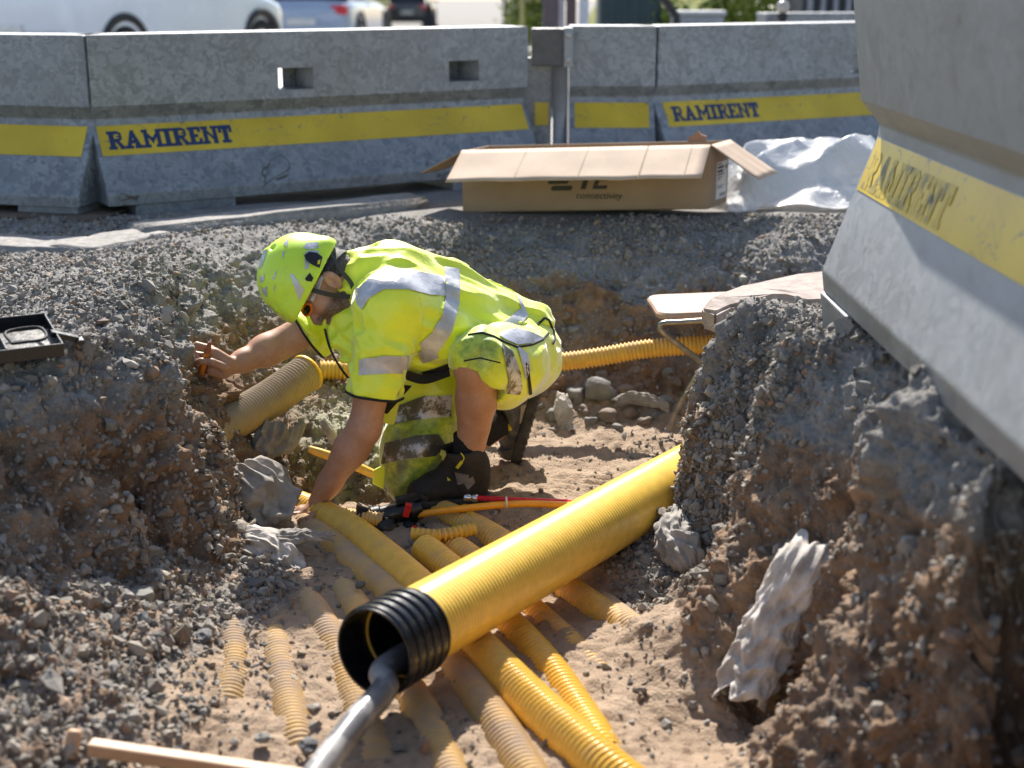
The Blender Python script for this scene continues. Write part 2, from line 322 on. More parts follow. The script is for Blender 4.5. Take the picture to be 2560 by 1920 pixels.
# ------------------------------------------------------------------ gravel
ICO = []
g = (1+5**.5)/2
for a in (-1, 1):
    for b in (-g, g): ICO += [(0, a, b), (a, b, 0), (b, 0, a)]
ICO = np.array(ICO); ICO /= np.linalg.norm(ICO[0])
bm = bmesh.new(); bmv = [bm.verts.new(p) for p in ICO]; bmesh.ops.convex_hull(bm, input=bmv); bm.verts.index_update()
IF = np.array([[v.index for v in f.verts] for f in bm.faces]); bm.free()
def rand_rot(n):
    q = RS.normal(size=(n, 4)); q /= np.linalg.norm(q, axis=1)[:, None]; w, x, y, z = q.T
    return np.stack([1-2*(y*y+z*z), 2*(x*y-z*w), 2*(x*z+y*w), 2*(x*y+z*w), 1-2*(x*x+z*z), 2*(y*z-x*w), 2*(x*z-y*w), 2*(y*z+x*w), 1-2*(x*x+y*y)], -1).reshape(n, 3, 3)
def stones(pos, size, flat=.55, jit=.28):
    n = len(pos); B = ICO[None]*(1+RS.uniform(-jit, jit, (n, 12, 1)))+RS.normal(0, jit*.25, (n, 12, 3))
    B = B*(RS.uniform(flat, 1.25, (n, 1, 3))); B = np.einsum('nij,nkj->nki', rand_rot(n), B)*size[:, None, None]
    B = B+pos[:, None]; Fs = (IF[None]+12*np.arange(n)[:, None, None]).reshape(-1, 3); return B.reshape(-1, 3), Fs
def proj(P):
    D = P[:, 1]*CT-(P[:, 2]-HC)*ST; U = (P[:, 2]-HC)*CT+P[:, 1]*ST; return 1280+FPX*P[:, 0]/D, 960-FPX*U/D
N2 = grid_normals(TV).reshape(-1, 3); px_, py_ = proj(P)
cell = np.linalg.norm(np.cross(np.gradient(TV, axis=0), np.gradient(TV, axis=1)), axis=2).ravel()
vis = ((px_ > -350) & (px_ < 2910) & (py_ > 380) & (py_ < 2100)).astype(float)
greyw = np.clip(1-brown-sand-clay, 0, 1); pebw = .24*sand*(.3+np.clip(vn(P, .3, 41)+.1, 0, 1)*1.6)+.35*brown+.25*np.clip(clay, 0, 1)
cl = .35+np.clip(vn(P, .22, 42)+.35, 0, 1.2)
edge_g = sst(-1.0, -.7, x)*0
wgt = cell*vis*near*(1-.45*sst(5.3, 5.6, y)*sst(6.2, 6.0, y))*(greyw*1.0*cl*(1-.72*slope)*(1-.6*sst(.5, .7, x)*sst(4.6, 4.4, y))*(1-.85*nearface)+pebw*.55+gap*2+talus*.35*(1-.9*nearface)); wgt = wgt/wgt.sum()
NG = 78000; idx = RS.choice(len(P), NG, p=wgt)
sz = np.exp(RS.normal(math.log(.0053), .5, NG)); sz = np.clip(sz*(1+.25*talus[idx]), .003, .026)
pos = P[idx]+N2[idx]*(sz*.25)[:, None]+RS.uniform(-.006, .006, (NG, 3))*np.array([1, 1, .2])
gv, gf = stones(pos, sz, .36, .42)
tone = np.exp(RS.normal(0, .18, NG)); hue = RS.rand(NG); bcol = np.where((hue < .80-.5*brown[idx])[:, None], np.array([[.25, .232, .205]]), np.where((hue < .9)[:, None], np.array([[.30, .265, .22]]), np.array([[.27, .19, .135]])))
bcol = np.clip(bcol*tone[:, None], .03, .5); cc = np.c_[bcol, np.ones(NG)]
def m_tint(name, rough=.88):
    t = NT(name); c = t.mix(t.map(t.noise(160, 4), .35, .65, 0, .5), t.attr('tint', 'Color'), t.mix(1, t.attr('tint', 'Color'), (.55, .54, .52), 'MULTIPLY'))
    return t.out(c, rough, t.bump(t.noise(220, 4), .4, .003))
MAT['tint'] = m_tint("crushed_stone")
gravel = link("gravel", np_mesh("gravel", gv, gf, smooth=False, cols=dict(tint=np.repeat(cc, 12, 0))), MAT['tint'])
tag(gravel, "loose grey crushed stone lying over the banks and trench floor", "gravel", kind="stuff")
# ------------------------------------------------------------------ barriers
PROF = [(.05, .265), (.10, .265), (.40, .085), (.43, .078), (.49, .118), (.81, .118)]      # (z, half width)
def glyph(ch):                                       # slab lettering as quads in a unit box (width, list of quads)
    s = .24; b = .15; H = lambda x0, x1, y0, y1: [(x0, y0), (x1, y0), (x1, y1), (x0, y1)]
    if ch == 'I': return .5, [H(.13, .37, b, 1-b), H(0, .5, 0, b), H(0, .5, 1-b, 1)]
    if ch == 'T': return .76, [H(.26, .50, b, 1-.2), H(.13, .63, 0, b), H(0, .76, .8, 1), H(0, .13, .6, .8), H(.63, .76, .6, .8)]
    if ch == 'N': return .95, [H(.1, .28, b, 1-b), H(.67, .85, b, 1-b), [(.28, 1-b), (.28, .62), (.67, b), (.67, .38)][::-1], H(0, .38, 0, b), H(0, .36, 1-b, 1), H(.57, .95, 1-b, 1), H(.62, .86, 0, b)]
    if ch == 'M': return 1.1, [H(.1, .28, b, 1-b), H(.82, 1.0, b, 1-b), [(.28, 1-b), (.28, .6), (.55, .2), (.55, .52)], [(.82, 1-b), (.55, .52), (.55, .2), (.82, .6)], H(0, .38, 0, b), H(.72, 1.1, 0, b), H(0, .3, 1-b, 1), H(.8, 1.1, 1-b, 1)]
    if ch == 'E': return .74, [H(.1, .34, b, 1-b), H(0, .74, 0, b), H(0, .72, 1-b, 1), H(.34, .55, .43, .57), H(.61, .74, b, .33), H(.59, .72, .7, 1-b)]
    if ch == 'A': return .98, [[(.12, b), (.36, b), (.6, 1), (.38, 1)], [(.62, b), (.87, b), (.6, 1), (.49, .75)], H(.33, .66, .3, .43), H(0, .42, 0, b), H(.56, .98, 0, b)]
    if ch == 'R': return .84, [H(.1, .34, b, 1-b), H(0, .42, 0, b), H(0, .34, 1-b, 1), H(.34, .58, 1-b, 1), H(.34, .58, .42, .56), [(.58, 1), (.58, 1-b), (.76, .68), (.76, .86)][::-1], H(.54, .76, .66, .72), [(.58, .56), (.58, .42), (.76, .56), (.76, .72)], [(.42, .42), (.6, b), (.84, b), (.62, .42)], H(.62, .84, 0, b)]
def lettering(word, place, h):                        # place(u, v, lift) -> point; h = letter height in m
    b = MB(); u = 0; k = 0
    for ch in word:
        w, Q = glyph(ch)
        for q in Q:
            cx_, cy_ = sum(p[0] for p in q)/len(q), sum(p[1] for p in q)/len(q); q = [(p[0]+.028*np.sign(p[0]-cx_), min(1.0, max(0, p[1]+.02*np.sign(p[1]-cy_)))) for p in q]
            P = [place((u+p[0])*h, p[1]*h, .0006+.00016*(k % 9)) for p in q]; k += 1; b.add(P, [(0, 1, 2, 3)])
        u += w+.07
    return b
def barrier(label, p0, p1, z0=0, holes=(), text=None, stripe=None, tilt=0, mat='galv', feet=((.0, .35), (-.35, 0)), prof=PROF, chip=None, plate=None):
    a = Vector((p1[0]-p0[0], p1[1]-p0[1], 0)); L = a.length; ang = math.atan2(a.y, a.x)
    root = empty("barrier", (p0[0], p0[1], z0), label, "barrier", "grey steel barriers round the trench", ang)
    root.rotation_euler = (tilt, 0, ang)              # local x along, y to the back (front is -y), z up
    b = MB(); n = len(prof)
    P = [(-w, z) for z, w in prof]+[(w, z) for z, w in prof[::-1]]; m = len(P)
    zs = sorted({.49, .81} | {z for h in holes for z in h[2:]}); us = sorted({0, L} | {u for h in holes for u in h[:2]})
    for q in range(m-1):                              # outer skin except the two upright panels
        if abs(P[q][1]-.49) < 1e-6 and P[q+1][1] > .8 or P[q][1] > .8 and abs(P[q+1][1]-.49) < 1e-6: continue
        y0, z0_ = P[q]; y1, z1_ = P[q+1]; seg = max(2, int(L/.3))
        for s in range(seg):
            b.add([(L*s/seg, y0, z0_), (L*(s+1)/seg, y0, z0_), (L*(s+1)/seg, y1, z1_), (L*s/seg, y1, z1_)], [(0, 1, 2, 3)])
    b.add([(0, -prof[0][1], .05), (L, -prof[0][1], .05), (L, prof[0][1], .05), (0, prof[0][1], .05)], [(3, 2, 1, 0)])
    for yy, zt in ((-prof[4][1], -prof[5][1]), (prof[4][1], prof[5][1])):
        for i in range(len(us)-1):
            for j in range(len(zs)-1):
                u0, u1, v0, v1 = us[i], us[i+1], zs[j], zs[j+1]
                if any(h[0] < (u0+u1)/2 < h[1] and h[2] < (v0+v1)/2 < h[3] for h in holes): continue
                f = lambda v: yy+(zt-yy)*(v-.49)/.32
                q = [(u0, f(v0), v0), (u1, f(v0), v0), (u1, f(v1), v1), (u0, f(v1), v1)]
                b.add(q if yy < 0 else q[::-1], [(0, 1, 2, 3)])
    for hi_, (u0, u1, v0, v1) in enumerate(holes):
        w = prof[4][1]; f_ = (.62, .5)[hi_] if len(holes) > 1 else 1
        if f_ < 1: b.quad((u0+f_*(u1-u0), w-.012, v0), (u1, w-.012, v0), (u1, w-.012, v1), (u0+f_*(u1-u0), w-.012, v1))
        b.quad((u0, -w, v0), (u1, -w, v0), (u1, w, v0), (u0, w, v0)); b.quad((u0, w, v1), (u1, w, v1), (u1, -w, v1), (u0, -w, v1))
        b.quad((u0, w, v0), (u0, w, v1), (u0, -w, v1), (u0, -w, v0)); b.quad((u1, -w, v0), (u1, -w, v1), (u1, w, v1), (u1, w, v0))
    for u, fl in ((0, 1), (L, 0)):
        pts = [(u, y, z) for y, z in P]; b.add(pts, [tuple(range(m)) if fl else tuple(range(m))[::-1]])
    bm_ = bmesh.new(); o = b.build("body", MAT[mat], root)
    bm_.from_mesh(o.data); bmesh.ops.remove_doubles(bm_, verts=bm_.verts, dist=1e-4); bmesh.ops.recalc_face_normals(bm_, faces=bm_.faces); bm_.to_mesh(o.data); bm_.free()
    bv = o.modifiers.new("bevel", 'BEVEL'); bv.width = .006; bv.segments = 2; bv.limit_method = 'ANGLE'; bv.angle_limit = .35
    for u0, u1 in feet:
        u0 = u0 if u0 >= 0 and not (u0 == 0 and u1 == 0) else L+u0; u1 = u1 if u1 > 0 else L+u1
        MB().box(((u0+u1)/2, 0, .005), (u1-u0, .5, .088)).build("foot", MAT[mat], root, bevel=.004)
    if plate:
        MB().box(((plate[0]+plate[1])/2, -.07, .012), (plate[1]-plate[0], .62, .012)).build("base_plate", MAT['rust'], root, bevel=.004)
    def sf(v): return -(prof[2][1]+(prof[1][1]-prof[2][1])*(.40-v)/.30)      # flare surface
    nrm = Vector((0, -.30, .18)).normalized()
    def onf(u, v, lift): p = Vector((u, sf(v), v))+nrm*lift; return tuple(p)
    if stripe:
        s0, s1 = stripe; zl = .285 if tilt else .268; sb = MB(); sb.add([onf(s0, zl, .002), onf(s1, zl, .002), onf(s1, .398, .002), onf(s0, .398, .002)], [(0, 1, 2, 3)])
        so = sb.build("yellow_stripe", MAT['stripe'], root)
        if text: lettering("RAMIRENT", lambda u, v, l: onf(text+u, .293+v*.95, .002+l), .084).build("lettering", MAT['navy_worn' if tilt else 'navy'], so)
    return root
def xy(p): return (p[0], p[1])
nb = Vector((-.533, .846))                             # panel half thickness towards the back
def back(p, q, w=.118):
    d = Vector((q[0]-p[0], q[1]-p[1])).normalized(); nn = Vector((-d.y, d.x))*w; return (p[0]+nn.x, p[1]+nn.y), (q[0]+nn.x, q[1]+nn.y)
a, b_ = back((-1.925, 6.613), (.086, 7.881))
barrier("long galvanised barrier with navy lettering and two handling slots, behind the crouching worker", a, b_, holes=((.924, 1.111, .53, .635), (1.885, 2.069, .535, .642)), text=.06, stripe=(.02, 2.355), feet=((.13, .62), (-.55, -.05)))
a, b_ = back((-4.6, 7.28), (-1.938, 6.606))
L0 = math.hypot(b_[0]-a[0], b_[1]-a[1])
barrier("barrier section at the left edge standing on a rusty base plate", a, b_, stripe=(.1, L0-.03), feet=((.1, .6), (-.33, -.02)), plate=(L0-.75, L0+.12))
a, b_ = back((.315, 7.95), (.785, 7.95))
barrier("short barrier corner piece right of the hinge post", a, b_, stripe=(.03, .44), feet=((.02, .12), (-.12, -.02)))
a, b_ = back((.80, 7.955), (2.6, 8.98))
barrier("right rear barrier with scratched navy lettering above the plastic sheet", a, b_, holes=((1.41, 1.60, .515, .617),), text=.10, stripe=(.055, 2.0), feet=((.1, .5), (-.5, -.1)))
nbar = barrier("large near barrier on the right bank with worn blurred lettering", (1.197, 4.05), (1.222, 1.6), z0=.165, text=.05, stripe=(.02, 2.1), tilt=.14, mat='galv2', prof=[(.05, .24), (.10, .24), (.40, .085), (.43, .078), (.49, .118), (.81, .118)], feet=((.01, .27), (-.4, -.05)))
nbar.scale = (1.2, 1.2, 1.2)
# hinge post between the long barrier and the corner piece
hp = empty("hinge_post", (.20, 7.98, 0), "galvanised hinge post with bolted bracket joining two barriers", "post")
b = MB(); b.tube([(.065, .0, .0), (.065, .0, .60)], .042, 16); b.build("tube_post", MAT['galv2'], hp, smooth=True)
MB().box((-.075, .06, .33), (.19, .04, .62)).build("flange", MAT['galv'], hp, bevel=.004)
MB().box((-.035, .035, .335), (.075, .012, .125)).build("yellow_patch", MAT['stripe'], hp)
MB().box((.005, -.04, .70), (.20, .10, .20)).build("bracket", plain("dark_steel", (.10, .095, .10), .5, .2, metal=.5), hp, bevel=.006)
br = MB().box((.105, -.055, .70), (.05, .12, .21)).build("hinge_leaf", MAT['galv2'], hp, bevel=.004)
for zz in (.635, .765):
    MB().lathe((.105, -.116, zz), (0, -1, 0), [(0, .016), (.012, .016), (.014, .008), (.014, 0)], 12).build("bolt", MAT['steel'], br)
MB().lathe((.045, -.06, .05), (0, -1, 0), [(0, .035), (.02, .035), (.02, .014), (.0, .014)], 16).build("bolt", MAT['steel'], hp)
# kerb stones in front of the barriers
def kerb(label, p, q, w, h, z):
    d = Vector((q[0]-p[0], q[1]-p[1])); a = math.atan2(d.y, d.x); L = d.length; r = empty("kerb_stone", (p[0], p[1], z), label, "kerb stone", "kerb stones before the barriers", a)
    V, F = [], []; nx, ny, nz = max(6, int(L/.05)), 4, 4
    bm = bmesh.new(); bmesh.ops.create_cube(bm, size=1, matrix=Matrix.Translation((L/2, w/2, -h/2)) @ Matrix.Diagonal((L, w, h, 1)))
    bmesh.ops.bevel(bm, geom=bm.edges[:], offset=.012, segments=2, affect='EDGES')
    bmesh.ops.subdivide_edges(bm, edges=[e for e in bm.edges if e.calc_length() > .1], cuts=8, use_grid_fill=True)
    co = np.array([v.co for v in bm.verts]); dd = vn(co+p[0]*9, .06, 51)*.008+vn(co+p[0]*5, .15, 52)*.012
    for v, e in zip(bm.verts, dd): v.co += Vector((0, -e if v.co.y < w/2 else e, e*.6))
    me = bpy.data.meshes.new("stone"); bm.to_mesh(me); bm.free()
    for pl in me.polygons: pl.use_smooth = True
    link("stone", me, MAT['kerb'], r); return r
kerb("rough kerb stone at the left edge, sunlit on top", at_z(-120, 618, .02)[:2], at_z(192, 628, .02)[:2], .30, .16, .03)
kerb("kerb stone half in shade beside the base plate", at_z(225, 628, .03)[:2], at_z(430, 585, .03)[:2], .26, .17, .035)
kerb("long kerb stone lying against the foot of the long barrier", at_z(360, 575, .05)[:2], at_z(1075, 497, .05)[:2], .20, .12, .06)
# ------------------------------------------------------------------ corrugated ducts
def duct_mesh(path, r, pitch=.0165, amp=None, seg=28, wall=None, smooth_n=14, samples=5, rr=None):
    amp = r*.055 if amp is None else amp
    Q, s = resample(catmull(path, smooth_n), pitch/samples)
    rad = r-amp+amp*np.clip(1.7*np.cos(2*math.pi*s/pitch), -1, 1)
    if wall:                                           # fold back inside so both ends are open
        Q2 = Q[::-1][::6]; V, F = sweep(Q, rad, seg); V2, F2 = sweep(Q2, r-2*amp-wall, seg)
        return V, F, V2, F2
    return sweep(Q, rad, seg)
def duct(label, path, r, mat, name="yellow_duct", group="corrugated yellow ducts on the trench floor", pitch=.0165, amp=None, open_=True, cat="duct"):
    root = empty(name, path[0], label, cat, group)
    Q, s = resample(catmull(path, 14), pitch/5); am = r*.055 if amp is None else amp
    V, F = sweep(Q, r-am+am*np.clip(1.7*np.cos(2*math.pi*s/pitch), -1, 1), 28)
    link("outer_wall", np_mesh("outer_wall", V, F), MAT[mat], root, True)
    if open_:
        for q, dv in ((Q[0], Q[0]-Q[3]), (Q[-1], Q[-1]-Q[-4])):
            b = MB(); dv = dv/np.linalg.norm(dv); b.lathe(q-dv*.09, dv, [(0, .001), (.001, r*.86), (.09, r*.86), (.0902, r-am*.6)], 28)
            b.build("inner_wall", MAT['duct_in'], root, smooth=True, world=True)
    return root
def on_floor(pts, off, ends=(0, 0)):
    out = []
    for i, (px, py) in enumerate(pts):
        o = off[i] if hasattr(off, '__len__') else off
        p = at_z(px, py, -.645); p = at_z(px, py, gz(p[0], p[1])*.35-.645*.65+o); out.append(p)
    return out
duct("half buried duct at the left edge of the sand, nearest the grey gravel", on_floor([(520, 1400), (545, 1470), (576, 1560), (584, 1680), (566, 1780), (545, 1880)], [-.10, -.06, -.040, -.038, -.044, -.09]), .05, 'duct_dirty')
duct("dusty half buried duct, second from the gravel on the left", on_floor([(640, 1440), (662, 1500), (690, 1620), (716, 1750), (742, 1860), (760, 1930)], [-.10, -.062, -.042, -.039, -.041, -.06]), .05, 'duct_dirty')
duct("buried duct whose dusty crown runs towards the black collar from the left", on_floor([(715, 1430), (755, 1490), (805, 1570), (848, 1660), (885, 1760), (940, 1900), (990, 2060)], [-.095, -.055, -.038, -.040, -.044, -.046, -.05]), .05, 'duct_dirty')
duct("thin duct half under sand that passes straight below the black collar", on_floor([(800, 1420), (850, 1475), (900, 1540), (970, 1650), (1050, 1780), (1120, 1930), (1180, 2080)], [-.095, -.05, -.03, -.026, -.027, -.032, -.034]), .048, 'duct_dirty')
duct("sand covered duct beside the cleanest bright yellow duct", on_floor([(700, 1290), (800, 1345), (900, 1420), (1010, 1520), (1130, 1660), (1230, 1800), (1330, 1960), (1400, 2080)], [-.05, -.026, -.02, -.018, -.022, -.024, -.024, -.024]), .052, 'duct_dirty')
dc = duct("wide clean bright yellow duct running from the kneeling worker's hand to the bottom edge", on_floor([(735, 1262), (800, 1288), (880, 1330), (960, 1392), (1060, 1480), (1190, 1615), (1330, 1755), (1480, 1890), (1600, 1990)], [-.01, .0, .008, .012, .014, .016, .016, .016, .016]), .054, 'duct_clean')
duct("yellow duct with a grey tube pushed into its end", on_floor([(1062, 1372), (1110, 1410), (1180, 1470), (1280, 1570), (1370, 1670), (1440, 1770), (1510, 1880), (1570, 2000)], [.012, .01, .0, -.016, -.028, -.035, -.042, -.05]), .047, 'duct_clean')
duct("short bright duct emerging from under scrap rings", on_floor([(1105, 1352), (1160, 1385), (1240, 1450), (1340, 1540), (1440, 1630), (1530, 1730), (1620, 1840)], [.0, -.006, -.018, -.036, -.047, -.056, -.08]), .044, 'duct')
duct("duct farthest right above the big smooth pipe, beside the orange tube", on_floor([(1050, 1262), (1130, 1295), (1230, 1345), (1340, 1420), (1460, 1505), (1560, 1575), (1650, 1660), (1740, 1760)], [-.02, -.004, .0, -.012, -.028, -.036, -.044, -.055]), .048, 'duct')
duct("barely showing duct ridge by the chippings right of the big pipe", on_floor([(1480, 1500), (1530, 1540), (1590, 1590), (1640, 1650), (1670, 1720)], [-.09, -.044, -.038, -.042, -.08]), .05, 'duct_dirty')
# duct along the back bank, and the cut stub in the left bank
duct("thin yellow duct running along the foot of the back bank", [at_y(800, 926, 5.28), at_y(880, 926, 5.30), at_y(1100, 930, 5.33), at_y(1390, 906, 5.36), at_y(1500, 892, 5.36), at_y(1620, 872, 5.36), at_y(1780, 860, 5.36), at_y(1900, 850, 5.36)], .038, 'duct', group=None, pitch=.0155, amp=.003)
stub = duct("short dusty duct stub sticking out of the left bank under the worker's arm", [at_y(520, 1085, 4.52), at_y(560, 1062, 4.6), at_y(670, 1000, 4.78), at_y(768, 932, 4.93)], .068, 'duct_grey', group=None, pitch=.0125, amp=.0035)
E1, E2 = Vector(at_y(740, 952, 4.88)), Vector(at_y(768, 932, 4.93)); dv = (E2-E1).normalized()
MB().lathe(E2-dv*.010, dv, [(0, .0655), (.001, .0705), (.012, .0705), (.0125, .06)], 36).build("rim", plain("rim_yellow", (.85, .50, .02), .4), stub, smooth=True, world=True)
duct("short open duct end lying by the worker's planted hand", [at_z(822, 1288, -.62), at_z(870, 1292, -.62), at_z(960, 1302, -.625)], .028, 'duct', group=None, pitch=.012)
sc1 = duct("scrap of wavy yellow duct lying behind the grey tube", [at_z(1030, 1335, -.60), at_z(1100, 1338, -.60), at_z(1185, 1322, -.60)], .022, 'duct', name="duct_scrap", group=None, pitch=.017, amp=.005, cat="duct scrap")
duct("small curled duct scrap beside the orange tube's far side", [at_z(1165, 1278, -.62), at_z(1180, 1290, -.61), at_z(1195, 1306, -.62)], .012, 'duct', name="duct_scrap", group=None, pitch=.012, amp=.003, cat="duct scrap")
hp_ = MB(); V, F = sweep([at_y(772, 1122, 4.62), at_y(800, 1132, 4.62), at_y(860, 1152, 4.62), at_y(935, 1186, 4.62)], [.012, .016, .017, .016], 14); hp_.add(V, F)
tag(hp_.build("duct_edge", MAT['duct_clean'], smooth=True), "yellow duct edge showing in the dark hole behind the planted arm", "duct")
# big smooth duct with a black collar
A0, B0 = Vector(at_z(934, 1632, -.468)), Vector(at_z(1724, 1182, -.55)); ax = (B0-A0).normalized()
big = empty("big_duct", A0, "big smooth yellow pipe with a black ribbed collar lying across the ducts", "pipe")
V, F = sweep(*[(lambda Q, s: (Q, .0993+.0006*np.cos(2*math.pi*s/.0135)))(*resample([A0+ax*.10, B0+ax*.75], .0135/5))][0], seg=72)
link("pipe", np_mesh("pipe", V, F), MAT['bigpipe'], big, True)
MB().lathe(A0+ax*.101, ax, [(.4, .0005), (.4, .0925), (.001, .0925)], 64).build("pipe_inner_shade", MAT['black'], big, smooth=True, world=True)  # inner wall coloured black, standing in for the shade inside the pipe
MB().lathe(A0+ax*.101, ax, [(.004, .0925), (-.003, .093), (-.004, .098), (.0, .0993)], 64).build("pipe_end", MAT['duct_in'], big, smooth=True, world=True)
prof = [(.0, .0955), (.0, .101)]; s = .006
for k in range(5): prof += [(s, .101), (s+.004, .1055), (s+.018, .1055), (s+.023, .0985), (s+.030, .0985)]; s += .031
prof += [(s, .101), (s+.006, .1005), (s+.006, .0945)]; prof = [(h_, r_*1.062) for h_, r_ in prof]
co_ = MB().lathe(A0, ax, prof, 72).lathe(A0, ax, [(.0, .1014), (.10, .1004)], 72).build("collar", plain("black_collar", (.010, .010, .011), .27, .2, 15, .05, 60), big, smooth=True, world=True)
co_.data.polygons.foreach_set("use_smooth", [True]*len(co_.data.polygons)); es = co_.modifiers.new("e", 'EDGE_SPLIT'); es.split_angle = .6
# shiny sheathed cable coming out of the collar
def m_cable():
    t = NT("silver_black_sheath"); f = t.map(t.noise(9, 5, .7), .45, .6); c = t.mix(f, (.15, .15, .155), (.36, .35, .34))
    return t.out(c, t.map(f, 0, 1, .34, .6), t.bump(t.noise(60, 4), .15, .003), Metallic=.1)
Q, s = resample(catmull([A0+ax*.45+Vector((0, 0, -.05)), A0+ax*.2+Vector((0, 0, -.055)), A0+ax*.02+Vector((.01, 0, -.052)), at_z(962, 1722, -.528), at_z(885, 1812, -.545), at_z(800, 1925, -.57), at_z(735, 2030, -.6)], 12), .01)
V, F = sweep(Q, .0315+.0008*np.sin(s*23), 32)
tag(link("cable", np_mesh("cable", V, F), m_cable()), "thick shiny grey and black cable coming out of the black collar", "cable")
# black branch fitting with red clips, grey tube, orange and red tubes
YF = 4.33
fit = empty("branch_fitting", at_y(960, 1310, YF), "black branched duct fitting with red clips between the ducts and the boot", "fitting")
f0, f1 = Vector(at_y(890, 1306, YF-.03)), Vector(at_y(1052, 1268, YF+.02)); fd = (f1-f0).normalized()
FL = (f1-f0).length
MB().lathe(f0, fd, [(-.03, .001), (-.03, .030), (.0, .030), (.0, .040), (.022, .040), (.024, .032), (.05, .031), (.055, .038), (.08, .038), (.085, .033), (FL-.045, .034), (FL-.04, .045), (FL-.02, .045), (FL-.02, .037), (FL, .037), (FL, .030), (FL-.05, .028), (FL-.05, .001)], 28).build("main_tube", MAT['black'], fit, smooth=True, world=True).modifiers.new("e", 'EDGE_SPLIT').split_angle = .6
MB().tube([at_y(820, 1304, YF-.03), tuple(f0)], .018, 16).build("inlet_tube", MAT['black'], fit, smooth=True, world=True)
c1 = Vector(at_y(965, 1322, YF-.05)); c2 = Vector(at_y(1000, 1340, YF-.08)); cd = (c2-c1).normalized()
MB().lathe(c1-cd*.05, cd, [(0, .001), (0, .033), (.035, .034), (.04, .042), (.065, .042), (.07, .030), (.085, .029), (.085, .001)], 24).build("clamp", MAT['black'], fit, smooth=True, world=True)
MB().box(at_y(905, 1278, YF-.03), (.035, .03, .03), Euler((0, .3, .4)).to_matrix()).build("lug", MAT['blackm'], fit, bevel=.004, world=True)
MB().box(at_y(1018, 1246, YF), (.075, .035, .018), Euler((0, -.15, .2)).to_matrix()).box(at_y(1058, 1244, YF), (.03, .02, .014), Euler((0, .6, .2)).to_matrix()).build("latch", MAT['blackm'], fit, bevel=.003, world=True)
MB().box(at_y(1050, 1325, YF-.03), (.11, .05, .035), Euler((0, .25, .3)).to_matrix()).build("bracket", MAT['blackm'], fit, bevel=.006, world=True)
m_red = plain("red_clip", (.62, .025, .02), .4)
for (px, py, L, dy) in ((1018, 1275, .05, -.06), (1034, 1334, .055, -.075)):
    MB().box(at_y(px, py, YF+dy), (.021, .014, L), Euler((.2, .25, .1)).to_matrix()).build("red_clip", m_red, fit, bevel=.003, world=True)
MB().tube([at_y(985, 1334, YF-.075), at_y(1020, 1350, YF-.10), at_z(1066, 1376, -.628), at_z(1100, 1402, -.63)], .0195, 20).build("grey_outlet", plain("grey_tube", (.20, .165, .15), .55, .25), fit, smooth=True, world=True)
o_t = catmull([at_y(1030, 1290, YF+.0), at_y(1060, 1284, YF-.01), at_y(1150, 1272, YF-.03), at_y(1290, 1260, YF-.03), at_y(1400, 1262, YF-.02), at_y(1480, 1268, YF), at_y(1560, 1275, YF)], 10)
tag(MB().tube(o_t, .0115, 16).build("orange_tube", plain("orange_tube", (.90, .37, .02), .3), smooth=True), "thin orange tube pushed into the black fitting and lying over the big pipe's far side", "tube")
rt = empty("red_tube", at_y(1170, 1245, YF+.1), "thin red tube with a shiny metal end coupler", "tube")
MB().tube(catmull([at_y(1190, 1245, YF+.06), at_y(1290, 1250, YF+.0), at_y(1400, 1254, YF+.0), at_y(1560, 1262, YF+.02)], 10), .0088, 16).build("tube", plain("red_tube", (.75, .02, .03), .3), rt, smooth=True, world=True)
k0 = Vector(at_y(1160, 1243, YF+.07)); kd_ = (Vector(at_y(1196, 1246, YF+.06))-k0).normalized()
MB().lathe(k0, kd_, [(0, .001), (0, .011), (.004, .013), (.02, .013), (.021, .011), (.028, .011), (.03, .014), (.046, .0135), (.047, .009)], 20).build("coupler", plain("chrome", (.7, .7, .7), .16, .05, metal=1), rt, smooth=True, world=True)
zt = MB(); pz = Vector(at_y(1266, 1256, YF-.03)); zt.lathe(pz-Vector((.003, 0, 0)), (1, .05, 0), [(0, .018), (0, .0195), (.006, .0195), (.006, .018)], 16)
tag(zt.build("cable_tie", plain("white_tie", (.75, .7, .66), .4), smooth=True), "white tie holding the red and orange tubes together", "cable tie")
# ------------------------------------------------------------------ cardboard box
FLc = Vector(at_z(1157, 531, .0)); al = math.radians(-11); u = Vector((math.cos(al), math.sin(al), 0))
Lb = 1.17
for _ in range(30):
    FRc = FLc+u*Lb; pz_ = at_y(1770, 523, FRc.y); Lb += (pz_[0]-FRc.x)/u.x
FRc = Vector(at_y(1770, 523, FRc.y)); u = (FRc-FLc).normalized(); Lb = (FRc-FLc).length
bk = Vector((.47, .88, 0)).normalized()*.25; hb = Vector((0, 0, .285))
def m_card(name, k=1):
    t = NT(name); w = t.n("TexWave", Vector=t.co(), Scale=38, Distortion=.3, bands_direction='X').outputs[1]
    c = t.mix(t.map(t.noise(6, 5), .3, .7), (.30*k, .205*k+(k-1)*.06, .125*k+(k-1)*.13), (.37*k, .26*k+(k-1)*.06, .165*k+(k-1)*.13)); c = t.mix(t.map(w, 0, 1, 0, .10), c, (.22*k, .15*k, .09*k))
    return t.out(c, .8, t.bump(w, .15, .002))
MAT['card'] = m_card("cardboard"); MAT['card_sunlit'] = m_card("cardboard_sunlit_tone", 1.4)  # second copy is paler and greyer, sun bleaching of two flaps put into colour
box = empty("cardboard_box", FLc, "long open cardboard box with folded out flaps on the back bank", "cardboard box")
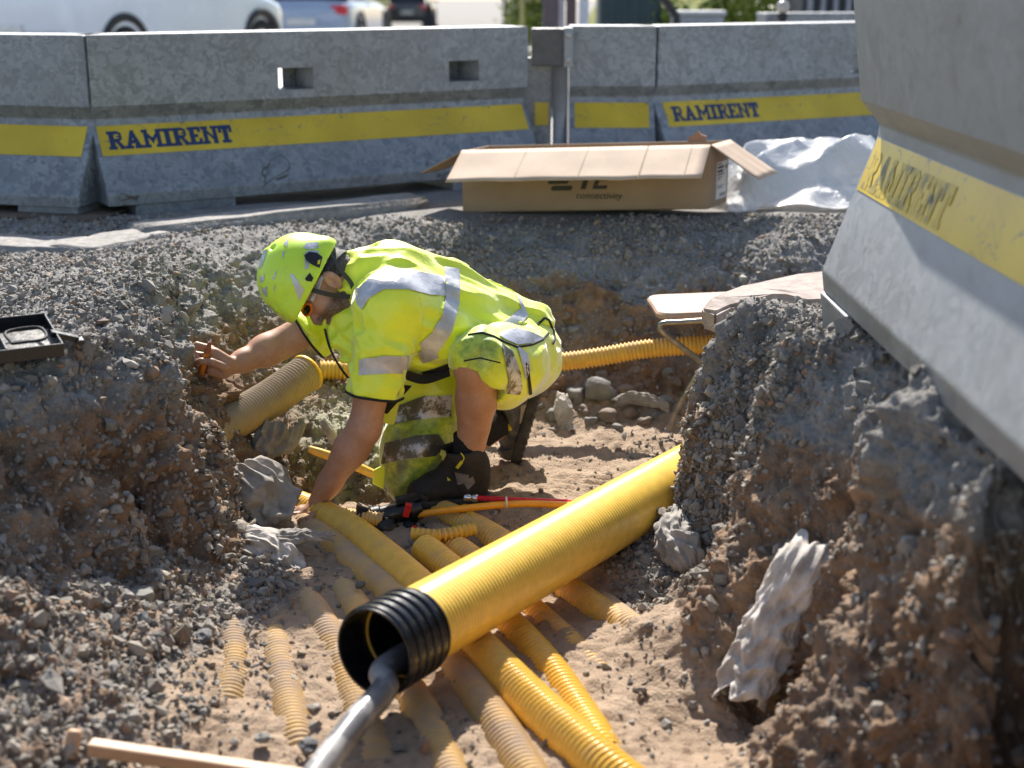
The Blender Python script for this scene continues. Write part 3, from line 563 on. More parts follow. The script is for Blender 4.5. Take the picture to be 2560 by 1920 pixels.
def slab(P, th, nrm):                                 # four corners given thickness
    n_ = Vector(nrm).normalized()*th; P = [Vector(p) for p in P]; Q = [p+n_ for p in P]; b = MB()
    b.add(P+Q, [(0, 1, 2, 3), (7, 6, 5, 4), (0, 4, 5, 1), (1, 5, 6, 2), (2, 6, 7, 3), (3, 7, 4, 0)]); return b
BLc, BRc = FLc+bk, FRc+bk; th = .006
b = MB()
for P, nn in (((FLc, FRc, FRc+hb, FLc+hb), bk), ((FRc+bk*.025, BRc-bk*.025, BRc-bk*.025+hb, FRc+bk*.025+hb), -u), ((BRc, BLc, BLc+hb, BRc+hb), -bk), ((BLc-bk*.025, FLc+bk*.025, FLc+bk*.025+hb, BLc-bk*.025+hb), u), ((FLc+u*.007, BLc+u*.007, BRc-u*.007, FRc-u*.007), (0, 0, 1))):
    s_ = slab(P, th, nn); b.add(s_.v, s_.f)
b.build("carton", MAT['card'], box, world=True)
fr = Vector((-.26, -.965, 0)).normalized()
def flap(name, h0, h1, dirv, ln, skew=0, m='card_sunlit', wav=.004):
    h0, h1, dirv = Vector(h0), Vector(h1), Vector(dirv).normalized(); nn = (h1-h0).cross(dirv).normalized(); nx, ny = 26, 8; V = []; F = []
    if nn.z < 0: nn = -nn
    for j in range(ny+1):
        for i in range(nx+1):
            p = h0.lerp(h1, i/nx)+dirv*ln*j/ny; q = np.array([[p.x, p.y, p.z]])
            e = float(vn(q, .12, 61)[0])*wav*j/ny*1.5+math.sin(i/nx*17)*.0012*j/ny; V.append(p+nn*e)
    for j in range(ny):
        for i in range(nx): F.append((j*(nx+1)+i, j*(nx+1)+i+1, (j+1)*(nx+1)+i+1, (j+1)*(nx+1)+i))
    o = MB().add(V, F).build(name, MAT[m], box, world=True, smooth=True); sm = o.modifiers.new("s", 'SOLIDIFY'); sm.thickness = .005; return o
T = Vector((0, 0, .287))
ff = flap("flap", FLc+T, FRc+T, fr*.93-Vector((0, 0, .40)), .285)
for f_ in (.27, .52, .755, .93):
    p0_ = (FLc+T).lerp(FRc+T, f_); dd_ = (fr*.93-Vector((0, 0, .40))).normalized(); nn_ = u.cross(dd_).normalized(); nn_ = nn_ if nn_.z > 0 else -nn_
    w_ = .002 if f_ != .755 else .006
    MB().quad(p0_+nn_*.006, p0_+u*w_+nn_*.006, p0_+u*w_+dd_*.28+nn_*.0075, p0_+dd_*.28+nn_*.0075).build("crease", MAT.setdefault("crease", plain("crease_brown", (.22, .15, .09), .8) if "crease" not in MAT else MAT["crease"]), ff, world=True)
flap("flap", FLc+T, BLc+T, -u*.86-Vector((0, 0, .42)), .23, m='card')
flap("flap", FRc+T, BRc+T, u*.80-Vector((0, 0, .56)), .27)
flap("flap", BLc+T, BRc+T, bk.normalized()*.8+Vector((0, 0, -.35)), .25, m='card')
tt = MB(); pt = BLc.lerp(BRc, .865)+T
V = [pt+u*x_+Vector((0, 0, z_)) for x_, z_ in ((-.035, -.01), (.04, -.01), (.045, .02), (.02, .03), (.008, .045), (-.012, .03), (-.04, .015))]
tt.add(V+[v+bk*.05 for v in V], [tuple(range(7)), tuple(range(7, 14))[::-1]]+[(i, (i+1) % 7, (i+1) % 7+7, i+7) for i in range(7)]).build("torn_tab", plain("torn_card", (.33, .19, .12), .9), box, world=True)
m_ink = plain("black_print", (.02, .017, .015), .6)
nf = -bk.normalized(); nf = (u.cross(Vector((0, 0, 1)))).normalized(); nf = nf if nf.y < 0 else -nf
def on_front(a_, z_, l=.0015): return FLc+u*(a_*Lb)+Vector((0, 0, z_))+nf*l
def txt(body, size, loc, ex, ey, m, parent, name="lettering", shear=0):
    cu = bpy.data.curves.new(name, 'FONT'); cu.body = body; cu.size = size; cu.shear = shear; cu.extrude = .0004; cu.materials.append(m)
    o = bpy.data.objects.new("t", cu); me = bpy.data.meshes.new_from_object(o); bpy.data.objects.remove(o)
    o = bpy.data.objects.new(name, me); COL.objects.link(o); ex, ey = Vector(ex).normalized(), Vector(ey).normalized(); ez = ex.cross(ey)
    MM = Matrix((ex, ey, ez)).transposed().to_4x4(); MM.translation = Vector(loc); o.parent = parent; par = Matrix.Translation(parent.location) if parent.parent is None else Matrix.Translation(parent.parent.location)
    o.matrix_parent_inverse = par.inverted(); o.matrix_basis = MM; return o
def mark(name, polys, m, parent):
    b = MB()
    for P in polys: b.add([on_front(a_, z_) for a_, z_ in P], [tuple(range(len(P)))])
    return b.build(name, m, parent, world=True)
def rr(x0, x1, y0, y1, r=.012, sl=.0):                 # rounded slanted bar; x in box lengths, y in metres
    out = []
    for cx, cy_, a0 in ((x1-r/Lb, y1-r, 0), (x0+r/Lb, y1-r, 90), (x0+r/Lb, y0+r, 180), (x1-r/Lb, y0+r, 270)):
        for k in range(5): an = math.radians(a0+k*22.5); y_ = cy_+r*math.sin(an); out.append((cx+r*math.cos(an)/Lb+sl*(y_-y0)/Lb, y_))
    return out
mark("printed_logo", [rr(.365, .452, .095, .118, .0115, .2), rr(.352, .438, .126, .149, .0115, .2), rr(.365, .452, .157, .18, .0115, .2),
     [(.487, .10), (.508, .10), (.527, .175), (.506, .175)], [(.480, .176), (.545, .176), (.549, .192), (.484, .192)],
     [(.535, .10), (.593, .10), (.597, .116), (.539, .116)], [(.539, .1165), (.558, .1165), (.575, .1755), (.556, .1755)], [(.560, .138), (.600, .138), (.604, .152), (.564, .152)], [(.555, .176), (.612, .176), (.616, .192), (.559, .192)]], m_ink, box)
txt("connectivity", .044, on_front(.468, .058), u, (0, 0, 1), m_ink, box, "printed_word", .15)
ne = u; be = bk.normalized()
def on_end(a_, z_, l=.0015): return FRc+bk*a_+Vector((0, 0, z_))+ne*l
stk = MB().add([on_end(.36, .03), on_end(.92, .03), on_end(.92, .20), on_end(.36, .20)], [(0, 1, 2, 3)]).build("sticker", plain("white_paper", (.62, .61, .60), .6), box, world=True)
lines = MB()
for a0, a1, z0, z1 in ((.40, .58, .188, .193), (.40, .72, .170, .180), (.40, .68, .152, .162), (.40, .75, .140, .145), (.40, .66, .128, .131), (.40, .60, .118, .121), (.40, .8, .088, .091), (.40, .7, .079, .082), (.82, .88, .165, .18)):
    lines.add([on_end(a0, z0, .003), on_end(a1, z0, .003), on_end(a1, z1, .003), on_end(a0, z1, .003)], [(0, 1, 2, 3)])
for k in range(14): lines.add([on_end(.55+k*.022, .04, .003), on_end(.55+k*.022+.006+.006*(k % 3 == 0), .04, .003), on_end(.55+k*.022+.006+.006*(k % 3 == 0), .055, .003), on_end(.55+k*.022, .055, .003)], [(0, 1, 2, 3)])
lines.build("print_lines", m_ink, stk, world=True)
# ------------------------------------------------------------------ clear plastic sheet
def m_film():
    t = NT("clear_film"); n = t.noise(9, 6, .65, dist=1.2); b = t.bump(n, .8, .03)
    return t.out((.84, .86, .88), .11, b, Transmission_Weight=.4, IOR=1.3, Alpha=.92, Specular_IOR_Level=.9)
nx, ny = 170, 110; uu, vv = np.meshgrid(np.linspace(-1, 1, nx), np.linspace(-1, 1, ny)); fl = lambda q: q.ravel()
C0 = np.array(at_z(2010, 470, 0.0)); PX = C0[0]-.06+uu*.50+.02*np.sin(vv*7); PY = 7.02+vv*.45
Q = np.stack([fl(PX), fl(PY), 0*fl(PX)], 1); rim = 1-np.clip(np.maximum(abs(uu), abs(vv)), 0, 1)**6
lump = .06+.20*np.exp(-((uu+.0)/.82)**8-((vv-.10)/.62)**6)+.05*np.exp(-((uu-.55)/.3)**2-((vv+.3)/.35)**2)
Qr = Q @ np.array([[.8, .6, 0], [-.6, .8, 0], [0, 0, 1]]); f1_ = 1-abs(vn(Qr*np.array([1, .35, 1]), .17, 71)); f2_ = 1-abs(vn(Q*np.array([.4, 1, 1])+3, .10, 72)); f3_ = 1-abs(vn(Q, .05, 73))
hz = fl(lump)*fl(sst(0, .35, 1-np.maximum(abs(uu), abs(vv))))*(.72+.25*f1_)+.050*f1_+.030*f2_+.005*f3_-.03
PX2 = fl(PX)+.05*vn(Q, .2, 74); PY2 = fl(PY)+.05*vn(Q, .2, 75)
V = np.stack([PX2, PY2, np.maximum(hz, -.005+.004*f3_)], 1); i = np.arange(ny-1)[:, None]*nx; k = np.arange(nx-1)[None]; F = np.stack([i+k, i+k+1, i+nx+k+1, i+nx+k], -1).reshape(-1, 4)
tag(link("plastic_sheet", np_mesh("plastic_sheet", V, F), m_film()), "crumpled clear plastic sheet glaring in the sun behind the cardboard box", "plastic sheet")
# ------------------------------------------------------------------ folding stool
st_t = plain("bare_wood", (.42, .27, .19), .6, .25, 6, .25, 40); chrome = plain("steel_tube", (.30, .28, .25), .35, .3, 30, metal=.85)
S0 = Vector(at_y(1642, 795, 5.22)); stl = empty("folding_stool", (S0.x, 5.22, -.65), "wooden topped folding stool on bent steel legs beside the right bank", "stool")
sx, sy = .46, .34; b = MB(); pts = []
for cx, cy_, a0 in ((sx-.05, sy-.05, 0), (.06, sy-.05, 90), (.06, .06, 180), (sx-.05, .06, 270)):
    for k in range(7): an = math.radians(a0+k*15); pts.append((cx+.055*math.cos(an), cy_+.055*math.sin(an)))
R = Euler((0, -.03, .05)).to_matrix(); V = []
for zz, ins in ((0, .006), (.006, 0), (.018, 0), (.026, .008)):
    for x_, y_ in pts: V.append(S0+R @ Vector((x_+(sx/2-x_)*ins*4, y_+(sy/2-y_)*ins*4, zz-.012)))
m_ = len(pts); F = [tuple(range(m_))[::-1], tuple(range(3*m_, 4*m_))]+[(r_*m_+i, r_*m_+(i+1) % m_, (r_+1)*m_+(i+1) % m_, (r_+1)*m_+i) for r_ in range(3) for i in range(m_)]
b.add(V, F).build("seat", st_t, stl, world=True)
def on(px, py, Y): return at_y(px, py, Y)
MB().tube(catmull([on(1780, 800, 5.20), on(1700, 806, 5.20), on(1662, 808, 5.20), on(1650, 816, 5.20), on(1664, 836, 5.20), on(1752, 905, 5.22), on(1830, 970, 5.24)], 8), .0115, 12).build("leg", chrome, stl, smooth=True, world=True)
MB().tube(catmull([on(1800, 830, 5.24), on(1755, 915, 5.24), on(1700, 1010, 5.24), on(1668, 1075, 5.24)], 8), .0115, 12).build("leg", chrome, stl, smooth=True, world=True)
MB().tube([on(1690, 1060, 5.24), on(1790, 1064, 5.24)], .009, 12).build("stretcher", chrome, stl, smooth=True, world=True)
# ------------------------------------------------------------------ rags of geotextile
def m_rag(name, a_, b_):
    t = NT(name); c = t.mix(t.map(t.noise(14, 6, .65), .35, .65), a_, b_); return t.out(c, .95, t.bump(t.noise(240, 3), .4, .004), Sheen_Weight=.2)
MAT['rag'] = m_rag("grey_felt", (.20, .18, .155), (.36, .33, .29)); MAT['rag_w'] = m_rag("pale_felt", (.34, .30, .255), (.62, .58, .53))
def hit(px, py, lift=.0, y0=2.0, y1=6.9):
    for Y in np.arange(y0, y1, .012):
        p = at_y(px, py, Y)
        if p[2] < gz(p[0], p[1]): break
    d = Vector(p)-Vector((0, 0, HC)); return tuple(Vector(p)-d.normalized()*lift)
def rag(label, path, w, mat='rag', folds=7, seed=1, flat=.5, up=(0, 0, 1), depth=.28):
    Q, s = resample(catmull(path, 14), .0055); n_ = len(Q); t_ = np.linspace(0, 1, n_); wid = np.interp(t_, np.linspace(0, 1, len(w)), w); m_ = 80
    T_ = np.gradient(Q, axis=0); T_ /= np.linalg.norm(T_, axis=1)[:, None]; U = np.cross(T_, np.array(up, float)); U /= np.linalg.norm(U, axis=1)[:, None]+1e-9; B = np.cross(U, T_)
    an = np.linspace(-1, 1, m_)*2.0; W_ = max(w); wob = 1+.22*vn(np.stack([s*0+seed, s*14, s*0], 1), 1, seed)
    wid = wid*wob; sa, ca = np.sin(an), np.cos(an)
    P_ = Q[:, None]+wid[:, None, None]*(sa[None, :, None]*U[:, None]+flat*ca[None, :, None]*B[:, None])
    N_ = sa[None, :, None]*U[:, None]+ca[None, :, None]*B[:, None]; c_ = np.stack([np.broadcast_to(an*W_, (n_, m_)), np.broadcast_to(s[:, None], (n_, m_)), 0*P_[..., 0]+seed*3.1], -1).reshape(-1, 3)
    k_ = np.repeat(np.clip(t_*1.5-.15, 0, 1), m_); rg = lambda q, sc, sd_: 1-2*abs(vn(q, sc, sd_))
    R1 = np.array([[.8, .6, 0], [-.6, .8, 0], [0, 0, 1]]); pl = rg(c_*np.array([1, .16, 1]), W_*.42, seed)*.30+rg(c_*np.array([1, .22, 1]), W_*.2, seed+1)*.12
    cr = rg(c_ @ R1, W_*.75, seed+2)*.30+rg((c_ @ R1.T)*np.array([1, .7, 1]), W_*.36, seed+3)*.17+rg(c_, W_*.17, seed+4)*.06
    d_ = (pl*(1-.6*k_)+cr*(.25+.75*k_))*depth*2.6*W_; P_ = P_.reshape(-1, 3)+N_.reshape(-1, 3)*d_[:, None]; P_ = P_+np.repeat(T_, m_, 0)*(vn(c_*np.array([1, 0, 1]), W_*.5, seed+6)*W_*.45)[:, None]
    i = np.arange(n_-1)[:, None]*m_; k = np.arange(m_-1)[None]; F = np.stack([i+k, i+k+1, i+m_+k+1, i+m_+k], -1).reshape(-1, 4)
    o = link("felt_rag", np_mesh("felt_rag", P_, F), MAT[mat]); sm = o.modifiers.new("s", 'SOLIDIFY'); sm.thickness = .0025; return tag(o, label, "rag")
rag("long pleated pale cloth hanging down the near right bank onto the sand", [hit(2040, 1380, .0), hit(2005, 1425, .04), hit(1945, 1530, .055), hit(1885, 1670, .055), hit(1850, 1755, .05)], [.052, .058, .062, .06, .064, .066, .060, .054], 'rag_w', 15, 3, .62, (-.6, -.7, .4), .26)
rag("crumpled pale cloth at the foot of the right bank just below the big pipe", [hit(1690, 1285, .02), hit(1680, 1340, .035), hit(1715, 1395, .04), hit(1735, 1425, .02)], [.02, .045, .05, .02], 'rag', 8, 5, .6, (-.6, -.7, .3), .4)
rag("bulky grey felt draped over the bank edge left of the planted hand", [at_y(590, 1185, 4.32), at_y(620, 1205, 4.28), at_y(665, 1250, 4.26), at_y(690, 1300, 4.24)], [.03, .066, .076, .03], 'rag', 11, 8, .5, (0, -.6, .8), .5)
rag("torn whitish felt scrap half buried in sand under the bulky grey felt", [at_y(600, 1345, 4.02), at_y(650, 1355, 4.02), at_y(700, 1385, 4.0), at_y(745, 1440, 3.95)], [.02, .05, .035, .01], 'rag_w', 8, 11, .35, (0, -.4, .9), .4)
rag("strip of grey felt lying across the duct ends by the planted hand", [at_z(640, 1330, -.6), at_z(700, 1345, -.59), at_z(770, 1340, -.585), at_z(835, 1345, -.60)], [.015, .03, .03, .012], 'rag', 6, 13, .5)
rag("brown felt hanging below the duct stub into the dark hole", [at_y(700, 1050, 4.72), at_y(690, 1085, 4.70), at_y(665, 1120, 4.68), at_y(650, 1160, 4.66)], [.06, .075, .055, .02], 'rag', 7, 17, .3, (.2, -1, .1), .3)
rag("thin pale felt strip standing in the hole beside the forearm", [at_y(805, 1050, 4.80), at_y(822, 1075, 4.78), at_y(838, 1110, 4.76)], [.008, .016, .010], 'rag_w', 5, 19, .5, (0, -1, .2), .3)
rag("pale felt twist among cobbles at the foot of the back bank", [at_y(1405, 985, 5.42), at_y(1408, 1020, 5.38), at_y(1415, 1060, 5.34), at_y(1430, 1080, 5.3)], [.012, .026, .024, .012], 'rag_w', 5, 23, .6, (0, -1, .2), .3)
rag("low felt strip on the stones right of the largest cobble", [at_y(1535, 1008, 5.42), at_y(1580, 995, 5.44), at_y(1640, 1005, 5.42), at_y(1670, 1020, 5.4)], [.012, .026, .022, .008], 'rag', 5, 29, .6, (0, -1, .3), .3)
# ------------------------------------------------------------------ black tool tray, spade handle, asphalt slab, boulder
T0 = Vector(at_z(-45, 872, .08)); tray = empty("tool_tray", T0, "open black plastic tool case lying on the left bank", "tool case", None, .55)
tray.scale = (.78, .78, .78); tray.rotation_euler = (.16, 0, .5); L_, W_, H_ = .50, .30, .05; b = MB()
b.box((0, 0, .006), (L_, W_, .010)); b.box((0, -W_/2, H_/2), (L_, .008, H_)); b.box((0, W_/2, H_/2+.001), (L_, .008, H_)); b.box((L_/2-.004, 0, H_/2-.001), (.008, W_-.009, H_)); b.box((-L_/2+.004, 0, H_/2-.001), (.008, W_-.009, H_))
b.build("case", MAT['black'], tray, bevel=.003)
b = MB(); b.box((.06, 0, .03), (.005, W_-.02, .04)); b.box((-.08, 0, .03), (.005, W_-.02, .04)); b.build("divider", MAT['black'], tray)
MB().tube(catmull([(.09, -.08, .04), (.20, -.08, .045), (.20, .03, .045), (.09, .03, .04), (.09, -.08, .04)], 5), .006, 8).build("handle_loop", MAT['blackm'], tray, smooth=True)
MB().tube(catmull([(-.2, -.06, .05), (-.12, -.07, .055), (-.1, .04, .055), (-.2, .05, .05)], 6), .006, 8).build("coil", plain("pale_tube", (.5, .48, .45), .4), tray, smooth=True)
MB().box((.275, -.04, .03), (.10, .03, .02), Euler((0, .35, 0)).to_matrix()).box((.325, -.04, .008), (.03, .05, .016)).build("latch", MAT['black'], tray, bevel=.003)
wood = plain("ash_wood", (.50, .32, .19), .55, .25, 5, .2, 50)
h0 = Vector(at_y(190, 1862, 2.72)); h1 = Vector(at_y(760, 1945, 2.66)); spd = empty("spade_handle", h0, "blurred wooden tool handle with a T grip in the bottom left corner", "tool handle")
hx = (h1-h0).normalized(); hy = Vector((0, 0, 1)).cross(hx).normalized(); MB().box(h0.lerp(h1, .53), ((h1-h0).length*.94, .034, .030), Matrix((hx, hy, hx.cross(hy))).transposed()).build("shaft", wood, spd, bevel=.005, world=True)
gd = (h1-h0).normalized().cross(Vector((0, -1, .45))).normalized()
MB().lathe(h0-gd*.032-(h1-h0).normalized()*.008, gd, [(0, .001), (.001, .012), (.006, .016), (.058, .016), (.063, .012), (.064, .001)], 20).build("grip", wood, spd, smooth=True, world=True)
# asphalt slab on the right bank, toe of the old road surface
def chunk(name, label, cat, c, dims, seed, mat, rz=0, lump=.25, sub=3, group=None, tilt=0, smooth=True):
    bm = bmesh.new(); bmesh.ops.create_icosphere(bm, subdivisions=sub, radius=1); co = np.array([v.co for v in bm.verts])
    r_ = 1+lump*vn(co+seed*3.7, .8, seed)+lump*.4*vn(co+seed, .35, seed+1)
    co2 = np.sign(co)*np.abs(co)**.8*r_[:, None]*np.array(dims)
    for v, p in zip(bm.verts, co2): v.co = p
    me = bpy.data.meshes.new(name); bm.to_mesh(me); bm.free()
    if smooth:
        for pl in me.polygons: pl.use_smooth = True
    o = link(name, me, mat); o.location = c; o.rotation_euler = (tilt, .15*math.sin(seed), rz); return tag(o, label, cat, group)
m_slab = plain("old_asphalt", (.33, .27, .235), .9, .2, 20, .5, 90, bd=.008)
bm = bmesh.new(); oc = [at_z(x_, y_, -.02) for x_, y_ in ((1755, 772), (1775, 750), (1850, 715), (1990, 688), (2140, 672), (2180, 720), (2060, 752), (1930, 756), (1830, 762), (1790, 785))]
up = [bm.verts.new((p[0], p[1], -.012+.008*math.sin(i*2.1))) for i, p in enumerate(oc)]; lo = [bm.verts.new((p[0]+.01*math.sin(i*3), p[1], -.085)) for i, p in enumerate(oc)]
bm.faces.new(up[::-1]); bm.faces.new(lo)
for i in range(len(oc)): bm.faces.new((up[i], up[(i+1) % len(oc)], lo[(i+1) % len(oc)], lo[i]))
bmesh.ops.recalc_face_normals(bm, faces=bm.faces); bmesh.ops.bevel(bm, geom=bm.edges[:], offset=.012, segments=2, affect='EDGES'); bmesh.ops.triangulate(bm, faces=bm.faces); bmesh.ops.subdivide_edges(bm, edges=[e for e in bm.edges if e.calc_length() > .06], cuts=3, use_grid_fill=False)
co = np.array([v.co for v in bm.verts]); dd = vn(co, .05, 81)*.006+vn(co, .13, 82)*.008
for v, e in zip(bm.verts, dd): v.co += Vector((e, e*.6, e*.8))
me = bpy.data.meshes.new("asphalt_slab"); bm.to_mesh(me); bm.free()
tag(link("asphalt_slab", me, m_slab), "broken edge of old asphalt on top of the right bank", "asphalt slab")
m_boul = plain("brown_stone", (.26, .165, .115), .85, .3, 8, .4, 60, bd=.01); m_cob = plain("cobble_brown", (.215, .165, .125), .85, .35, 9, .3, 70, bd=.006); m_cobg = plain("cobble_grey", (.20, .195, .175), .85, .35, 9, .3, 70, bd=.006)
m_flint = plain("dark_stone", (.115, .115, .118), .85, .3, 14, .4, 80, bd=.005)
chunk("boulder", "rounded brown boulder stuck in the left bank below the hand", "boulder", at_y(368, 1100, 4.03), (.062, .06, .088), 3, m_boul, .4)
heap = [(1500, 990, 52), (1455, 1035, 25), (1520, 1050, 30), (1480, 1060, 24), (1570, 1040, 28), (1385, 1000, 24), (1390, 1045, 27), (1358, 985, 20), (1610, 1060, 22), (1440, 990, 26), (1560, 985, 24), (1620, 965, 25), (1660, 1010, 26), (1690, 960, 20),
        (1590, 930, 18), (1670, 935, 16), (1500, 945, 22), (1440, 945, 19), (1640, 1045, 20), (1700, 1030, 22), (1415, 900, 15), (1545, 1075, 18), (1390, 1080, 18), (1455, 800, 18), (1435, 830, 15), (1420, 795, 14), (1570, 810, 22), (1545, 840, 16), (1590, 825, 14), (1525, 865, 14), (1475, 870, 13), (1840, 690, 11), (1828, 670, 15), (1865, 672, 12), (1800, 700, 10), (1625, 695, 8)]
def floor_hit(px, py):                                 # where the sight line meets the terrain
    lo_, hi_ = 2.2, 6.9; d = None
    for Y in np.arange(3.4, 6.9, .02):
        p = at_y(px, py, Y)
        if p[2] < gz(p[0], p[1]): return p
    return at_y(px, py, 6.2)
for q, (px, py, r_) in enumerate(heap):
    p = floor_hit(px, py); R_ = r_*p[1]*.86/FPX
    lab = "largest brown cobble at the foot of the back bank" if q == 0 else ("rounded cobble in the pile below the back bank" if py > 920 else "cobble stuck in the face of the back bank")
    o = chunk("cobble", lab, "cobble", (p[0], p[1]+R_*.2, p[2]+R_*.25), (R_*random.uniform(.95, 1.2), R_*random.uniform(.8, 1), R_*random.uniform(.62, .85)), q+2, m_cob if q % 3 else m_cobg, q*1.3, .42, 3, None if q == 0 else ("cobbles piled at the foot of the back bank" if py > 920 else "cobbles in the face of the back bank"))
loose = [(350, 1500, 42, "large flat grey stone on the gravel at lower left"), (640, 1466, 26, "dark stone on the sand above the second buried duct"), (508, 1600, 24, "square dark stone at the gravel's edge beside the leftmost duct"),
         (505, 1642, 22, "pale grey stone right below the square dark stone"), (902, 1466, 13, "small dark stone on the duct just above the collar"), (576, 1425, 12, "small dark stone on sand left of the felt scrap"),
         (770, 1870, 24, "dark stone beside the cable near the bottom edge"), (655, 1850, 20, "grey stone between the cable and the tool handle"), (430, 1765, 24, "flat pale stone on the lower left gravel slope"),
         (480, 1780, 20, "dark stone at the sand's edge below the flat pale stone"), (2400, 1600, 34, "pale rounded stone in the near right bank")]
for q, (px, py, r_, lab) in enumerate(loose):
    p = at_z(px, py, -.63) if px > 600 and px < 2000 else floor_hit(px, py)
    if px > 2000:
        for Y in np.arange(2.0, 4, .01):
            p = at_y(px, py, Y)
            if p[2] < gz(p[0], p[1]): break
    R_ = r_*p[1]*1.03/FPX
    chunk("stone", lab, "stone", (p[0], p[1], p[2]+R_*.3), (R_*1.1, R_*.85, R_*.62), q+60, m_boul if px > 2000 else (m_flint if 'dark' in lab else m_cobg), q*.9, .5, 2, None, 0, False)
# two half bricks of paving at the left edge
# ------------------------------------------------------------------ person: bodies and clothes grown as one smooth surface each
class Field:
    def __init__(s, lo, hi, h):
        s.h = h; s.lo = np.array(lo, float); s.n = np.ceil((np.array(hi)-s.lo)/h).astype(int)+1
        s.ax = [s.lo[k]+h*np.arange(s.n[k]) for k in range(3)]; s.d = np.full(s.n, .2, np.float32)
    def sl(s, lo, hi):
        a = np.clip(np.floor((np.array(lo)-s.lo)/s.h).astype(int), 0, s.n-1); b = np.clip(np.ceil((np.array(hi)-s.lo)/s.h).astype(int)+1, 1, s.n); return tuple(slice(a[k], max(b[k], a[k]+1)) for k in range(3))
    def xyz(s, S): return s.ax[0][S[0]][:, None, None], s.ax[1][S[1]][None, :, None], s.ax[2][S[2]][None, None, :]
    def comb(s, S, d, k, op):
        o = s.d[S]
        if op == 'u':
            if k: h = np.maximum(k-abs(o-d), 0)/k; s.d[S] = np.minimum(o, d)-h*h*k*.25
            else: s.d[S] = np.minimum(o, d)
        else:
            if k: h = np.maximum(k-abs(o+d), 0)/k; s.d[S] = np.maximum(o, -d)+h*h*k*.25
            else: s.d[S] = np.maximum(o, -d)
    def cap(s, a, b, r1, r2=None, k=.02, flat=None, op='u'):
        a = np.array(a, float); b = np.array(b, float); r2 = r1 if r2 is None else r2; m = max(r1, r2)+k+.012
        S = s.sl(np.minimum(a, b)-m, np.maximum(a, b)+m); X, Y, Z = s.xyz(S); ab = b-a; L = max(ab @ ab, 1e-9)
        x, y, z = X-a[0], Y-a[1], Z-a[2]; t = np.clip((x*ab[0]+y*ab[1]+z*ab[2])/L, 0, 1); x = x-t*ab[0]; y = y-t*ab[1]; z = z-t*ab[2]
        if flat:
            n = np.array(flat[0], float); n /= np.linalg.norm(n); q = (x*n[0]+y*n[1]+z*n[2])*(1/flat[1]-1); x, y, z = x+q*n[0], y+q*n[1], z+q*n[2]
        s.comb(S, (np.sqrt(x*x+y*y+z*z)-(r1+(r2-r1)*t)).astype(np.float32), k, op); return s
    def chain(s, pts, rs, k=.02, flat=None):
        for i in range(len(pts)-1): s.cap(pts[i], pts[i+1], rs[i], rs[i+1], k, flat)
        return s
    def ell(s, c, ax, rad, k=.02, op='u'):               # ellipsoid with axis rows ax
        c = np.array(c, float); ax = np.array(ax, float); rad = np.array(rad, float); m = max(rad)+k+.012
        S = s.sl(c-m, c+m); X, Y, Z = s.xyz(S); q = [(X-c[0])*ax[i][0]+(Y-c[1])*ax[i][1]+(Z-c[2])*ax[i][2] for i in range(3)]
        k0 = np.sqrt(sum((q[i]/rad[i])**2 for i in range(3))); k1 = np.sqrt(sum((q[i]/rad[i]**2)**2 for i in range(3)))+1e-9
        s.comb(S, (k0*(k0-1)/k1).astype(np.float32), k, op); return s
    def cut(s, p, n, lim=None):                          # remove everything on the +n side (inside a ball lim)
        n = np.array(n, float); n /= np.linalg.norm(n); p = np.array(p, float); S = s.sl(p-(lim or 9), p+(lim or 9)); X, Y, Z = s.xyz(S)
        d = ((X-p[0])*n[0]+(Y-p[1])*n[1]+(Z-p[2])*n[2]).astype(np.float32)
        if lim: d = np.minimum(d, (lim-np.sqrt((X-p[0])**2+(Y-p[1])**2+(Z-p[2])**2)).astype(np.float32))
        s.d[S] = np.maximum(s.d[S], d); return s
    def fold(s, fn):                                     # displace near the surface
        I = np.argwhere(abs(s.d) < .03); Pn = s.lo+I*s.h; s.d[tuple(I.T)] += fn(Pn).astype(np.float32); return s
    def mesh(s, smooth=2):
        d = s.d; neg = d < 0; n = d.shape; cnt = np.zeros(np.array(n)-1, np.uint8)
        for a in (0, 1):
            for b in (0, 1):
                for c in (0, 1): cnt += neg[a:n[0]-1+a, b:n[1]-1+b, c:n[2]-1+c]
        act = (cnt > 0) & (cnt < 8); I = np.argwhere(act); idx = np.full(act.shape, -1, np.int32); idx[act] = np.arange(len(I))
        acc = np.zeros((len(I), 3)); w = np.zeros(len(I)); crn = [(a, b, c) for a in (0, 1) for b in (0, 1) for c in (0, 1)]
        val = {o: d[I[:, 0]+o[0], I[:, 1]+o[1], I[:, 2]+o[2]].astype(float) for o in crn}
        for o in crn:
            for k in range(3):
                if o[k]: continue
                p = list(o); p[k] = 1; p = tuple(p); m = (val[o] < 0) != (val[p] < 0); t = np.where(m, val[o]/(val[o]-val[p]+1e-12*(val[o] == val[p])), 0)
                q = np.tile(np.array(o, float), (len(I), 1)); q[:, k] = t; acc += np.where(m[:, None], q, 0); w += m
        V = s.lo+(I+acc/w[:, None])*s.h; F = []
        for k in range(3):
            o1, o2 = (k+1) % 3, (k+2) % 3; A = np.take(neg, range(n[k]-1), k); B = np.take(neg, range(1, n[k]), k); E = np.argwhere(A != B)
            E = E[(E[:, o1] > 0) & (E[:, o2] > 0) & (E[:, o1] < n[o1]-1) & (E[:, o2] < n[o2]-1)]; fl = A[tuple(E.T)]
            def at(d1, d2): q = E.copy(); q[:, o1] += d1; q[:, o2] += d2; return idx[tuple(q.T)]
            Q = np.stack([at(-1, -1), at(0, -1), at(0, 0), at(-1, 0)], 1); F.append(np.where(fl[:, None], Q, Q[:, ::-1]))
        F = np.concatenate(F); lab = np.arange(len(V))
